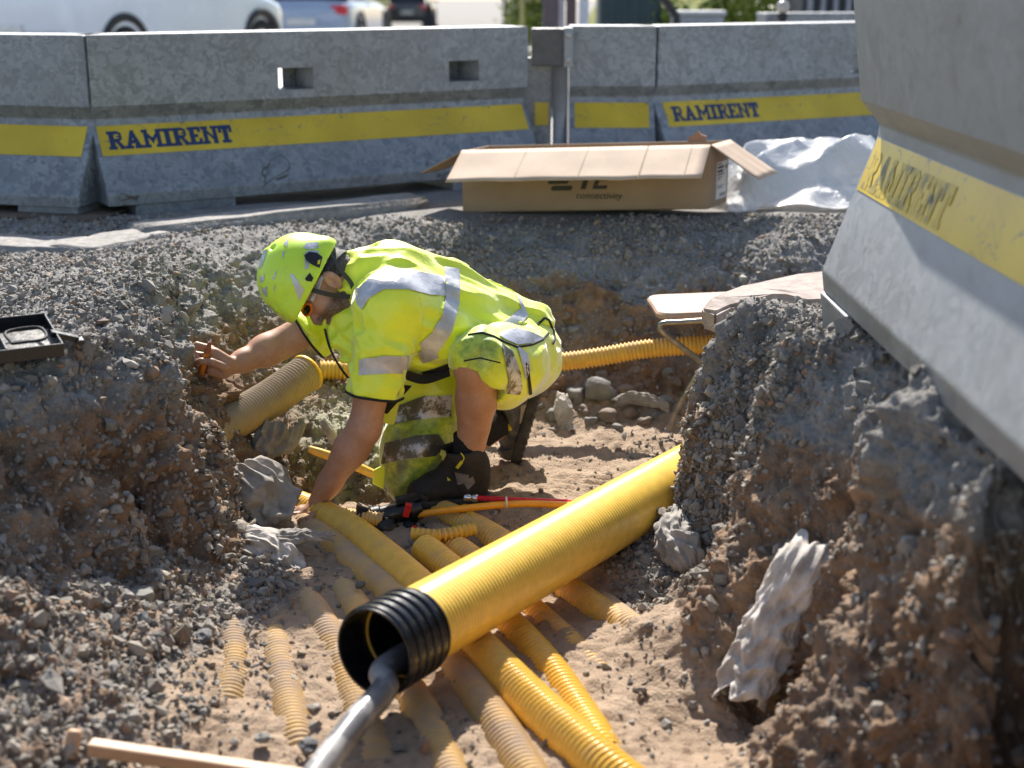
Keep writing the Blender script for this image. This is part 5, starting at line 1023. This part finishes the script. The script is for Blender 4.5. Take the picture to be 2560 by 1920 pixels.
# ---- boots
def m_boot(name, dust, add=0):
    t = NT(name); g_ = t.n("SeparateXYZ", Vector=t.n("NewGeometry").outputs['Normal']).outputs[2]
    c = t.mix(t.map(t.noise(18, 5), .3, .7), (.010+add, .010+add, .011+add), (.028+add, .027+add, .026+add)); f = t.math('MULTIPLY', t.map(t.noise(16, 6, .7), .42, .66), dust)
    return t.out(t.mix(f, c, (.20, .18, .155)), .66, t.bump(t.noise(230, 3), .3, .003), Specular_IOR_Level=.3)
m_b1, m_b2 = m_boot("black_boot_leather", .05, 0), m_boot("dusty_boot_leather", .7, .03); m_sole = m_boot("boot_sole_rubber", .22, .01); m_grey = plain("grey_mesh_panel", (.17, .155, .14), .8, .3, 40, .3, 200); m_lime = plain("lime_trim", (.66, .60, .03), .5)
m_lace = plain("black_lace", (.010, .010, .010), .8)
def boot(heel, toe, top, up, mat, lab=None):
    heel, toe, top, up = map(np.array, (heel, toe, top, up)); ax_ = nrmz(toe-heel); up = nrmz(up-ax_*(up @ ax_)); sd = np.cross(ax_, up); L_ = np.linalg.norm(toe-heel); o = lambda f, h, s=0: heel+ax_*L_*f+up*h+sd*s
    lo_ = np.minimum(np.minimum(heel, toe), top)-.12; hi_ = np.maximum(np.maximum(heel, toe), top)+.12
    Q = Field(lo_, hi_, .004); fl_ = (sd, .92)
    Q.chain([o(.12, .065), o(.4, .068), o(.70, .060), o(.87, .054)], [.048, .047, .052, .045], .02); Q.chain([o(.13, .11), o(.24, .08)], [.052, .054], .02)
    Q.chain([o(.17, .09), o(.20, .14), top], [.060, .064, .069], .03); Q.cap(o(.33, .15), o(.6, .095), .040, .032, .025)
    tn = nrmz(top-o(.26, .045)); Q.cut(top, tn, .12); Q.cap(top-tn*.03, top+tn*.05, .048, .054, .005, op='s'); Q.cut(o(.5, .020), -up, None)
    Q.fold(lambda P: .0018*vn(P, .03, 131)+.0012*vn(P, .012, 132)); V, F = Q.mesh(1); up_o = link("boot", np_mesh("boot", V, F), mat, person, True)
    S2 = Field(lo_, hi_, .004); S2.chain([o(.10, .026), o(.35, .026), o(.72, .028), o(.89, .030)], [.052, .047, .056, .048], .02); S2.cut(o(.5, .038), up, None); S2.cut(o(.5, .0), -up, None)
    S2.fold(lambda P: .0016*np.sign(np.sin(((P-heel) @ ax_)*260))*sst(.016, .004, (P-heel) @ up)); V2, F2 = S2.mesh(1); link("sole", np_mesh("sole", V2, F2), m_sole, up_o, True)
    for q in range(5):
        f_0 = .33+.065*q; h_ = .198-.019*q; MB().tube(catmull([o(f_0, h_-.022, -.032), o(f_0+.03, h_, 0), o(f_0, h_-.022, .032)], 5), .0035, 6).build("lace", m_lace, up_o, smooth=True, world=True)
    return up_o, bvh((V, F)), o
hL, tL = np.array(at_z(1206, 1238, -.648)), np.array(at_z(1026, 1262, -.648)); hL[:] = (a3(1206, 1238, 4.49)[0], 4.49, -.642); tL[:] = (a3(1030, 1262, 4.455)[0], 4.455, -.645)
bL, BL1, _o = boot(hL, tL, a3(1150, 1120, 4.475), (0, 0, 1), m_b1)
drape("side_panel", [(1137, 1180), (1172, 1187), (1172, 1205), (1145, 1212)], BL1, m_grey, bL, .0015); drape("side_panel", [(1158, 1205), (1182, 1190), (1188, 1205), (1170, 1225)], BL1, m_grey, bL, .0015)
drape("dial", [(1096, 1130), (1102, 1126), (1112, 1128), (1117, 1138), (1110, 1150), (1100, 1150), (1094, 1142)], BL1, plain("pale_yellow_badge", (.62, .54, .12), .4), bL, .003, step=4)
drape("trim", [(1139, 1168), (1152, 1150), (1158, 1156), (1146, 1172)], BL1, m_lime, bL, .002, step=4); drape("trim", [(1118, 1192), (1128, 1200), (1120, 1202)], BL1, m_lime, bL, .002, step=4)
MB().tube(catmull([a3(1152, 1132, 4.40), a3(1160, 1145, 4.40), a3(1153, 1158, 4.40)], 5), .002, 6).build("trim", m_lime, bL, smooth=True, world=True)
hR, tR = a3(1352, 985, 5.02), a3(1304, 1158, 4.93); tR[2] = -.645
bR, BR1, _o = boot(hR, tR, a3(1247, 1046, 4.945), (-.9, .1, .15), m_b2)
drape("side_panel", [(1302, 1015), (1316, 1010), (1318, 1045), (1298, 1060)], BR1, plain("beige_panel", (.30, .26, .21), .8), bR, .0015); drape("side_panel", [(1303, 1068), (1318, 1064), (1320, 1078), (1306, 1082)], BR1, m_grey, bR, .0015)
drape("trim", [(1266, 1062), (1274, 1060), (1279, 1074), (1270, 1078)], BR1, m_lime, bR, .002, step=4)
MB().tube(catmull([a3(1272, 1012, 4.93), a3(1268, 1040, 4.92), a3(1262, 1064, 4.92), a3(1275, 1078, 4.93)], 5), .0025, 6).build("trim", m_lime, bR, smooth=True, world=True)
# ---- helmet
Qf = Field(HE-.26, HE+.26, .004); Qf.ell(hd(.030, .078), AXH, (.146, .146, .126), 0); Qf.cap(hd(.122, .045, -.05), hd(.122, .045, .05), .040, .040, .03); Qf.cap(hd(-.075, .065, -.04), hd(-.075, .065, .04), .042, .042, .03)
for l_ in (-.035, .035): Qf.cap(hd(.150, .08, l_), hd(.03, .208, l_*.8), .008, .008, .02)
Qf.ell(hd(.026, .070), AXH, (.136, .138, .116), 0, 's'); Qf.cut(hd(.0, .040), nrmz(-hu-hf*.12), None)
for f0, u0, l0_, rf, ru in ((.01, .200, .05, .012, .010), (-.03, .195, .07, .016, .010)): Qf.ell(hd(f0, u0, l0_), AXH, (rf, ru, .016), .004, 's')
V, F = Qf.mesh(1); m_hel = plain("helmet_lime", (.46, .80, .03), .34, .06, 4, .05, 30); 
t = NT("helmet_shell"); c = t.mix(t.map(t.noise(26, 7, .75), .60, .72, 0, .55), (.60, .85, .05), (.24, .30, .08)); g1 = t.map(t.noise(12, 5), .4, .6); c = t.mix(t.math('MULTIPLY', t.attr('scuff'), t.map(t.noise(60, 5, .7), .42, .56)), c, (.10, .055, .05)); m_hel = t.out(c, t.map(g1, 0, 1, .30, .46), t.bump(t.noise(90, 4), .05, .003), Coat_Weight=.2)
sc_ = np.exp(-(np.linalg.norm(V-np.array(at_y(700, 782, 4.5)), axis=1)/.05)**2)
helmet = link("helmet", np_mesh("helmet", V, F, attrs=dict(scuff=sc_)), m_hel, person, True); BH = bvh((V, F))
m_stk = plain("silver_sticker", (.50, .51, .53), .3, .15, 30, metal=.3)
for pl_ in ([(725, 686), (732, 684), (760, 725), (748, 752)], [(756, 620), (768, 607), (796, 606), (796, 620), (770, 624)], [(762, 632), (778, 625), (797, 628), (796, 640), (775, 640), (770, 672), (762, 674)], [(649, 690), (656, 693), (662, 682), (660, 704), (652, 708)], [(652, 716), (660, 722), (668, 714), (668, 744), (658, 734)], [(669, 762), (684, 770), (678, 780)],
            [(660, 604), (674, 600), (669, 625), (656, 665), (648, 674), (650, 640)], [(709, 610), (722, 595), (718, 618)], [(706, 632), (713, 626), (708, 650)], [(682, 695), (694, 672), (690, 688), (684, 702)], [(684, 720), (689, 708), (686, 732)]):
    drape("sticker", pl_, BH, m_stk, helmet, .0016, step=5)
drape("clip", [(760, 642), (771, 634), (790, 636), (803, 646), (796, 672), (778, 664), (765, 654)], BH, MAT['black'], helmet, .012, step=5)
drape("badge", [(762, 697), (774, 682), (783, 695), (779, 704), (766, 702)], BH, MAT['blackm'], helmet, .004, step=5)
drape("clip_mark", [(791, 655), (797, 652), (796, 663), (790, 664)], BH, m_lime, helmet, .0145, step=4)
# straps, glasses
m_strap = plain("grey_strap", (.045, .045, .047), .75, .2)
def band(name, pts, w, th, m, parent, nl=None):
    Q_, s_ = resample(catmull(pts, 8), .004); T_ = np.gradient(Q_, axis=0); T_ /= np.linalg.norm(T_, axis=1)[:, None]; nrm_ = Q_-hd(.0, -.02); nrm_ /= np.linalg.norm(nrm_, axis=1)[:, None]; sd_ = np.cross(T_, nrm_); sd_ /= np.linalg.norm(sd_, axis=1)[:, None]
    V_ = np.concatenate([np.stack([Q_-sd_*w-nrm_*th, Q_+sd_*w-nrm_*th, Q_+sd_*w+nrm_*th, Q_-sd_*w+nrm_*th], 1)]).reshape(-1, 3); n_ = len(Q_); F_ = [(i*4+a, i*4+(a+1) % 4, i*4+4+(a+1) % 4, i*4+4+a) for i in range(n_-1) for a in range(4)]
    return link(name, np_mesh(name, V_, np.array(F_), False), m, parent, True)
for s_ in (1, -1):
    band("chin_strap", [hd(.055, .040, .082*s_), hd(.040, -.005, .088*s_), hd(.02, -.045, .074*s_), hd(.0, -.085, .072*s_), hd(.025, -.118, .045*s_)], .0075, .0014, m_strap, helmet)
    band("rear_strap", [hd(-.075, .05, .070*s_), hd(-.045, .0, .086*s_), hd(-.03, -.05, .082*s_), hd(.0, -.085, .073*s_)], .0075, .0014, m_strap, helmet)
band("chin_strap", [hd(.025, -.118, .045), hd(.038, -.134, .0), hd(.025, -.118, -.045)], .0075, .0014, m_strap, helmet)
bk_ = MB().lathe(hd(.002, -.094, .070), hl, [(0, .0), (.0, .012), (.009, .012), (.010, .0)], 10).build("buckle", MAT['black'], helmet, world=True)
MB().box(hd(.008, -.104, .076), (.009, .009, .017), Matrix(np.array([hf, hl, hu]).T)).build("buckle_tab", m_red, bk_, world=True)
band("headband", [hd(-.02, .035, .088), hd(-.08, .03, .065), hd(-.108, .02, .0), hd(-.08, .03, -.065), hd(-.02, .035, -.088)], .010, .002, m_strap, helmet)
gl = empty("safety_glasses", (0, 0, 0), None, None); gl.parent = person; gl.matrix_parent_inverse = Matrix.Translation(person.location).inverted()
m_or = plain("orange_frame", (.80, .17, .01), .3); m_wt = plain("white_temple", (.70, .70, .72), .35)
for s_ in (1, -1):
    band("temple", [hd(.078, .016, .066*s_), hd(.04, .022, .0765*s_), hd(.005, .030, .082*s_), hd(-.02, .022, .083*s_)], .0055, .0016, m_wt, gl)
    Q_ = [hd(.094, .024, .058*s_), hd(.108, .025, .034*s_), hd(.116, .019, .008*s_), hd(.119, .008, .010*s_), hd(.116, .0, .030*s_), hd(.100, .001, .052*s_), hd(.090, .012, .062*s_), hd(.094, .024, .058*s_)]
    MB().tube(catmull(Q_, 5), .0036, 8).build("frame", m_or, gl, smooth=True, world=True)
    MB().add([hd(.111, .012, .033*s_)]+Q_[:-1], [(0, i+1, (i+1) % 7+1) for i in range(7)]).build("lens", plain("dark_lens", (.01, .008, .006), .06, .05), gl, world=True)
for k_ in range(9):                                    # small script-like strokes on the temple
    p_ = lerp(hd(.062, .0185, .0745), hd(.022, .026, .0825), k_/8); MB().tube([p_-hu*.0022+hl*.0015, p_+hu*(.001+.0016*(k_ % 3 == 0))+hf*.001+hl*.0015], .0006, 5).build("printed_mark", m_ink, gl, world=True)
# marker in the right hand
mk = empty("marker", a3(514, 888, HY-.022), "orange tapered marking stick held in the worker's right fist", "marker")
m0, m1 = a3(503, 934, HY-.024), a3(527, 848, HY-.026); md = nrmz(m1-m0); ml = np.linalg.norm(m1-m0)
MB().lathe(m0, md, [(0, .001), (0, .0105), (ml*.60, .0105)], 14).build("barrel", plain("orange_barrel", (.62, .21, .03), .45), mk, smooth=True, world=True)
MB().lathe(m0, md, [(ml*.60, .0112), (ml*.70, .0112), (ml*.92, .0055), (ml*.92, .001)], 14).build("cap", plain("brown_cap", (.30, .095, .03), .5), mk, smooth=True, world=True)
MB().lathe(m0, md, [(ml*.92, .003), (ml, .0022), (ml*1.01, .0005)], 10).build("tip", m_wt, mk, smooth=True, world=True)
if 0: print("HIT", hit(500, 900), hit(560, 900), hit(470, 860))
# ------------------------------------------------------------------ what stands behind the barriers
def road_z(y): return float(np.interp(y, [8.9, 10.5, 14, 24, 45, 90, 220], [-.006, -.02, -.05, -.22, -.6, -1.3, -1.8]))+.02
def m_paint(name, col): return plain(name, col, .22, .04, 2, .02, 40, metal=.0, Coat_Weight=.6)
m_tyre = plain("tyre_rubber", (.012, .012, .012), .85); m_rim = plain("alloy_rim", (.22, .22, .23), .35, metal=.8); m_trim = plain("black_car_trim", (.010, .011, .014), .6); m_glassc = plain("dark_car_glass", (.015, .02, .025), .05, .05)
m_tail = NT("tail_light_red").out((.55, .012, .02), .2)
def loft(secs, n=None):
    V = []; F = []; m = len(secs[0])
    for s_ in secs: V += s_
    for i in range(len(secs)-1):
        for k in range(m): F.append((i*m+k, i*m+(k+1) % m, (i+1)*m+(k+1) % m, (i+1)*m+k))
    F += [tuple(range(m))[::-1], tuple(range((len(secs)-1)*m, len(secs)*m))]; return V, F
def car(label, loc, rz, paint, L=4.4, Wd=1.8, belt=.95, top=1.5, suv=False, sc=1):
    r = empty("parked_car", loc, label, "car", None, rz); r.scale = (sc, sc, sc); h = Wd/2; zb = .30 if suv else .24
    def sec(x, hw, z0, z1): return [(x, -hw*.94, z0), (x, -hw, z0+.12), (x, -hw, z0+.35), (x, -hw*.985, z1-.10), (x, -hw*.93, z1), (x, hw*.93, z1), (x, hw*.985, z1-.10), (x, hw, z0+.35), (x, hw, z0+.12), (x, hw*.94, z0)]
    S = [sec(-L/2, h*.80, zb+.12, belt-.12), sec(-L/2+.06, h*.90, zb+.02, belt-.02), sec(-L/2+.30, h*.98, zb-.02, belt+.03), sec(-L*.2, h, zb-.05, belt), sec(L*.15, h, zb-.05, belt-.02), sec(L*.32, h*.97, zb-.03, belt-.10), sec(L/2-.2, h*.9, zb, belt-.22), sec(L/2, h*.72, zb+.08, belt-.36)]
    V, F = loft(S); b = MB().add(V, F).build("body", paint, r, smooth=True); sd = b.modifiers.new("s", 'SUBSURF'); sd.levels = sd.render_levels = 2
    def cab(x, hw0, hw1, z0, z1): return [(x[0], -hw0, z0), (x[1], -hw1, z1), (x[1], hw1, z1), (x[0], hw0, z0)]
    C = [(-L/2+.22, -L/2+.55), (L*.20, L*.03)]; z0 = belt-.03
    V = [(C[0][0], -h*.88, z0), (C[1][0], -h*.88, z0), (C[1][0], h*.88, z0), (C[0][0], h*.88, z0), (C[0][1], -h*.70, top), (C[1][1], -h*.70, top), (C[1][1], h*.70, top), (C[0][1], h*.70, top)]
    g_ = MB().add(V, [(3, 2, 1, 0), (4, 5, 6, 7), (0, 1, 5, 4), (1, 2, 6, 5), (2, 3, 7, 6), (3, 0, 4, 7)]).build("windows", m_glassc, r, bevel=.06, seg=3)
    MB().box(((C[0][1]+C[1][1])/2, 0, top+.005), (C[1][1]-C[0][1]+.06, h*1.42, .05)).build("roof", paint, r, bevel=.02)
    for sx in (-L*.30, L*.31):
        for sy in (-1, 1):
            w_ = MB().lathe((sx, sy*(h-.20), .33), (0, sy, 0), [(0, .20), (0, .32), (.04, .335), (.17, .335), (.2, .32), (.205, .22), (.19, .21)], 28).build("wheel", m_tyre, r, smooth=True)
            MB().lathe((sx, sy*(h-.02), .33), (0, sy, 0), [(.0, .22), (.0, .21), (-.03, .2), (-.02, .06), (.0, .05), (.0, .001)], 20).build("rim", m_rim, w_, smooth=True)
            MB().lathe((sx, sy*(h-.06), .36), (0, sy, 0), [(0, .34), (.066, .345), (.072, .42), (.066, .435), (.0, .435)], 32).build("wheel_arch", m_trim, r, smooth=True)
    MB().box((-L/2+.10, 0, zb+(.13 if suv else .09)), (.28, Wd*.90, .34 if suv else .20)).build("bumper", m_trim, r, bevel=.04)
    for sy in (-1, 1): MB().box((-L/2+.10, sy*h*.72, belt-(.03 if suv else .17)), (.16, h*.36, .16), Euler((0, .12, 0)).to_matrix()).build("tail_light", m_tail, r, bevel=.03)
    MB().box((-L/2-.0, 0, .62), (.03, .50, .11)).build("number_plate", plain("plate_white", (.65, .65, .63), .4), r)
    if suv:
        for sy in (-1, 1): MB().box((0, sy*(h-.02), zb+.06), (L*.50, .06, .26)).build("sill", m_trim, r, bevel=.02)
    for sy in (-1, 1): MB().box((L*.12, sy*(h+.07), belt+.05), (.12, .16, .12)).build("mirror", m_trim, r, bevel=.03)
    return r
def gp(px, depth, dz=0):                              # a point on the ground behind, at this picture column and depth
    p = at_y(px, 0, depth); return (p[0], depth, road_z(depth)+dz)
car("white car with black wheel arches behind the long barrier", (-4.63, 18.07, road_z(18)), math.radians(66), m_paint("white_paint", (.70, .74, .80)), 4.5, 1.84, 1.14, 1.72, True)
car("silver blue car driving away right behind the white car", gp(818, 27), math.radians(85), m_paint("silver_blue_paint", (.30, .38, .52)), 4.3, 1.76, .98, 1.45)
car("small dark car far down the bright road", gp(1030, 62), math.radians(88), m_paint("dark_paint", (.03, .035, .045)), 4.2, 1.75, 1.0, 1.5)
# dark folded roadwork board, bollard, posts
s_ = gp(1072, 38); r = empty("road_sign", s_, "dark folding warning sign stand seen from behind beside the far car", "road sign")
MB().add([(-.32, 0, 0), (.34, 0, 0), (.0, .12, 1.05), (-.32, .03, 0), (.34, .03, 0), (.0, .15, 1.05)], [(0, 1, 2), (5, 4, 3), (0, 3, 4, 1), (1, 4, 5, 2), (2, 5, 3, 0)]).build("panel", m_trim, r)
for sx in (-.2, .2): MB().tube([(sx*.2, .12, .9), (sx, -.5, 0)], .02, 8).build("leg", m_trim, r)
def post(label, px, depth, w, h, col, name="post", cap=None):
    p = gp(px, depth); r = empty(name, p, label, "post"); m = plain(label[:18].replace(' ', '_'), col, .6, .25)
    MB().box((0, 0, h/2), (w, w*.8, h)).box((0, 0, .02), (w*1.8, w*1.6, .03)).build("shaft", m, r, bevel=w*.08)
    MB().box((0, 0, h+.01), (w*1.1, w*.9, .02)).build("cap", m, r)
    return r
post("broad brown steel post behind the hinge post", 1377, 12.5, .135, 3.2, (.085, .065, .075)); post("narrow pale grey post between two brown posts", 1404, 12.7, .05, 3.2, (.42, .45, .50)); post("dark brown post right of the narrow pale post", 1428, 12.5, .085, 3.2, (.07, .045, .045))
post("light grey round edged post left of the dark green bin", 1460, 12.0, .075, 3.0, (.45, .48, .54)); post("yellow green marker post left of the brown posts", 1305, 14, .05, 1.8, (.30, .28, .10)); post("short dark bollard on the bright road", 1138, 30, .16, .42, (.03, .03, .035), "bollard")
post("thin dark post far off on the bright road", 1262, 55, .14, 1.9, (.06, .06, .07))
p = gp(1570, 15); r = empty("waste_bin", p, "dark teal ribbed container behind the right rear barrier", "bin"); m_teal = plain("dark_teal", (.012, .035, .045), .5, .2)
MB().box((0, 0, .72), (.62, .6, 1.3)).build("container", m_teal, r, bevel=.04); MB().box((0, -.02, 1.40), (.68, .66, .07)).build("lid", m_teal, r, bevel=.02)
for k in range(5): MB().box((-.24+.12*k, -.31, .72), (.03, .03, 1.15)).build("rib", m_teal, r, bevel=.008)
for sx in (-.22, .22): MB().lathe((sx-.03, -.2, .035), (1, 0, 0), [(0, .001), (0, .055), (.06, .055), (.06, .001)], 14).build("wheel", m_tyre, r)
p = gp(1744, 13.5); r = empty("utility_cabinet", p, "grey utility cabinet with scrawled marks behind the barrier", "cabinet"); m_cab = plain("cabinet_grey", (.23, .25, .28), .5, .12)
MB().box((0, 0, .40), (.46, .26, .72)).build("cabinet", m_cab, r, bevel=.01); MB().box((0, 0, .785), (.50, .30, .04)).build("roof", plain("cabinet_roof", (.34, .36, .38), .5), r, bevel=.008); MB().box((0, -.134, .40), (.40, .006, .62)).build("door", m_cab, r)
gm = MB()
for x_, z_ in ((-.15, .66), (-.10, .62), (.02, .64), (.07, .67), (.05, .60)): gm.box((x_, -.139, z_), (.05, .003, .02), Euler((0, x_*9, 0)).to_matrix())
gm.build("graffiti", plain("graffiti_mauve", (.42, .36, .55), .6), r)
tag(MB().tube([at_y(1618, -60, 13), at_y(1690, 40, 13), at_y(1700, 120, 13)], .035, 12).build("brace_pole", m_trim, smooth=True), "dark slanting pole beside the teal container", "pole")
p = gp(1958, 11.0); r = empty("bollard_lamp", p, "small globe topped dark bollard in front of the grass", "bollard"); MB().lathe((0, 0, 0), (0, 0, 1), [(0, .05), (0, .035), (.78, .03), (.79, .04), (.81, .04), (.815, .02)], 16).build("shaft", m_trim, r, smooth=True)
MB().lathe((0, 0, .86), (0, 0, 1), [(-.05, .001)]+[(-.05*math.cos(a_), .05*math.sin(a_)) for a_ in np.linspace(.2, 2.9, 9)]+[(.05, .001)], 20).build("globe", plain("pale_globe", (.42, .38, .34), .3), r, smooth=True)
p = gp(2080, 14.5); r = empty("ribbed_container", p, "dark corrugated container with pale pipes at the upper right", "container"); m_dk = plain("dark_slate", (.03, .038, .05), .6, .2)
MB().box((.1, .4, 1.0), (.78, .8, 2.0)).build("body", m_dk, r, bevel=.02)
for k in range(6): MB().lathe((-.22+.125*k, -.04, .0), (0, 0, 1), [(0, .03), (.9, .03), (.93, .036), (2.0, .03)], 12).build("pipe", plain("pale_pipe", (.20, .22, .27), .45, metal=.3), r, smooth=True)
barrier("distant barrier whose top shows behind the right rear barrier", (1.9, 11.2), (4.6, 11.6), stripe=(.05, 2.6), feet=((.1, .5), (-.5, -.1)))
# grassy slope and bushes
def m_leaf(name, a_, b_):
    t = NT(name); c = t.mix(t.attr('tone'), a_, b_); return t.out(c, .6, Transmission_Weight=0, Subsurface_Weight=0, Specular_IOR_Level=.3)
def m_grass():
    t = NT("rough_grass"); n = t.noise(1.2, 7, .7); c = t.mix(t.map(n, .35, .65), (.10, .13, .02), (.30, .30, .06)); return t.out(c, .9, t.bump(t.noise(9, 6, .7), .6, .08))
gx_, gy_ = np.meshgrid(np.linspace(-1, 1, 60), np.linspace(0, 1, 40)); Pn = np.stack([gx_.ravel(), gy_.ravel(), 0*gx_.ravel()], 1)
def slope_mesh(name, x0, x1, y0, y1, h, label):
    X = (gx_+1)/2*(x1-x0)+x0; Y = gy_*(y1-y0)+y0; Zs = -.1+h*sst(0, .6, gy_)*(1-abs(gx_)**6)+.12*vn(Pn*6, .5, 141).reshape(gx_.shape)*sst(0, .1, gy_)
    i = np.arange(39)[:, None]*60; k = np.arange(59)[None]; F = np.stack([i+k, i+k+1, i+61+k, i+60+k], -1).reshape(-1, 4)
    return tag(link(name, np_mesh(name, np.stack([X.ravel(), Y.ravel(), Zs.ravel()], 1), F), m_grass()), label, kind="structure")
slope_mesh("grass_slope", 1.3, 16, 16.5, 30, 2.6, "yellow green grassy slope behind the barriers"); slope_mesh("verge", -9.5, -5.4, 40, 75, 1.6, "dry yellow grass verge beyond the cars")
m_bush = m_leaf("bush_leaves", (.05, .09, .012), (.22, .27, .04)); m_twig = plain("twig", (.08, .06, .04), .9)
def bush(label, px, depth, w, h, n=2600):
    p = gp(px, depth); r = empty("bush", p, label, "bush", "bushes behind the barriers"); rs = np.random.RandomState(int(px)); cn = rs.uniform(-1, 1, (14, 3))*np.array([w*.38, w*.38, h*.30])+np.array([0, 0, h*.55]); ci = rs.randint(0, 14, n)
    c = cn[ci]+rs.normal(0, 1, (n, 3))*np.array([w*.14, w*.14, h*.13]); c[:, 2] = abs(c[:, 2]); s_ = rs.uniform(.018, .04, n); R_ = rand_rot(n); q = np.array([[-1, -.45, 0], [1, -.45, 0], [1, .45, 0], [-1, .45, 0]]); V = c[:, None]+np.einsum('nij,kj->nki', R_, q)*s_[:, None, None]
    tn = np.repeat(np.clip(rs.rand(14)[ci]*.6+rs.rand(n)*.5, 0, 1), 4); link("foliage", np_mesh("foliage", V.reshape(-1, 3), np.arange(4*n).reshape(-1, 4), False, attrs=dict(tone=tn)), m_bush, r)
    b = MB()
    for k in range(7): e_ = cn[k]; b.tube([(0, 0, 0), tuple(e_*.5+np.array([.02*k-.06, 0, .05])), tuple(e_)], [.014, .010, .004], 6)
    b.build("stem", m_twig, r, smooth=True)
bush("green bush left of the grey cabinet", 1665, 15.0, .7, .9); bush("bush behind the grey cabinet's right side", 1835, 16.5, .8, 1.3); bush("bright bush left of the globe bollard", 1900, 16.0, 1.0, 1.2); bush("bush between the globe bollard and the dark container", 1985, 16.8, .8, 1.3); bush("leafy bush left of the brown posts", 1325, 19, .7, 1.4)
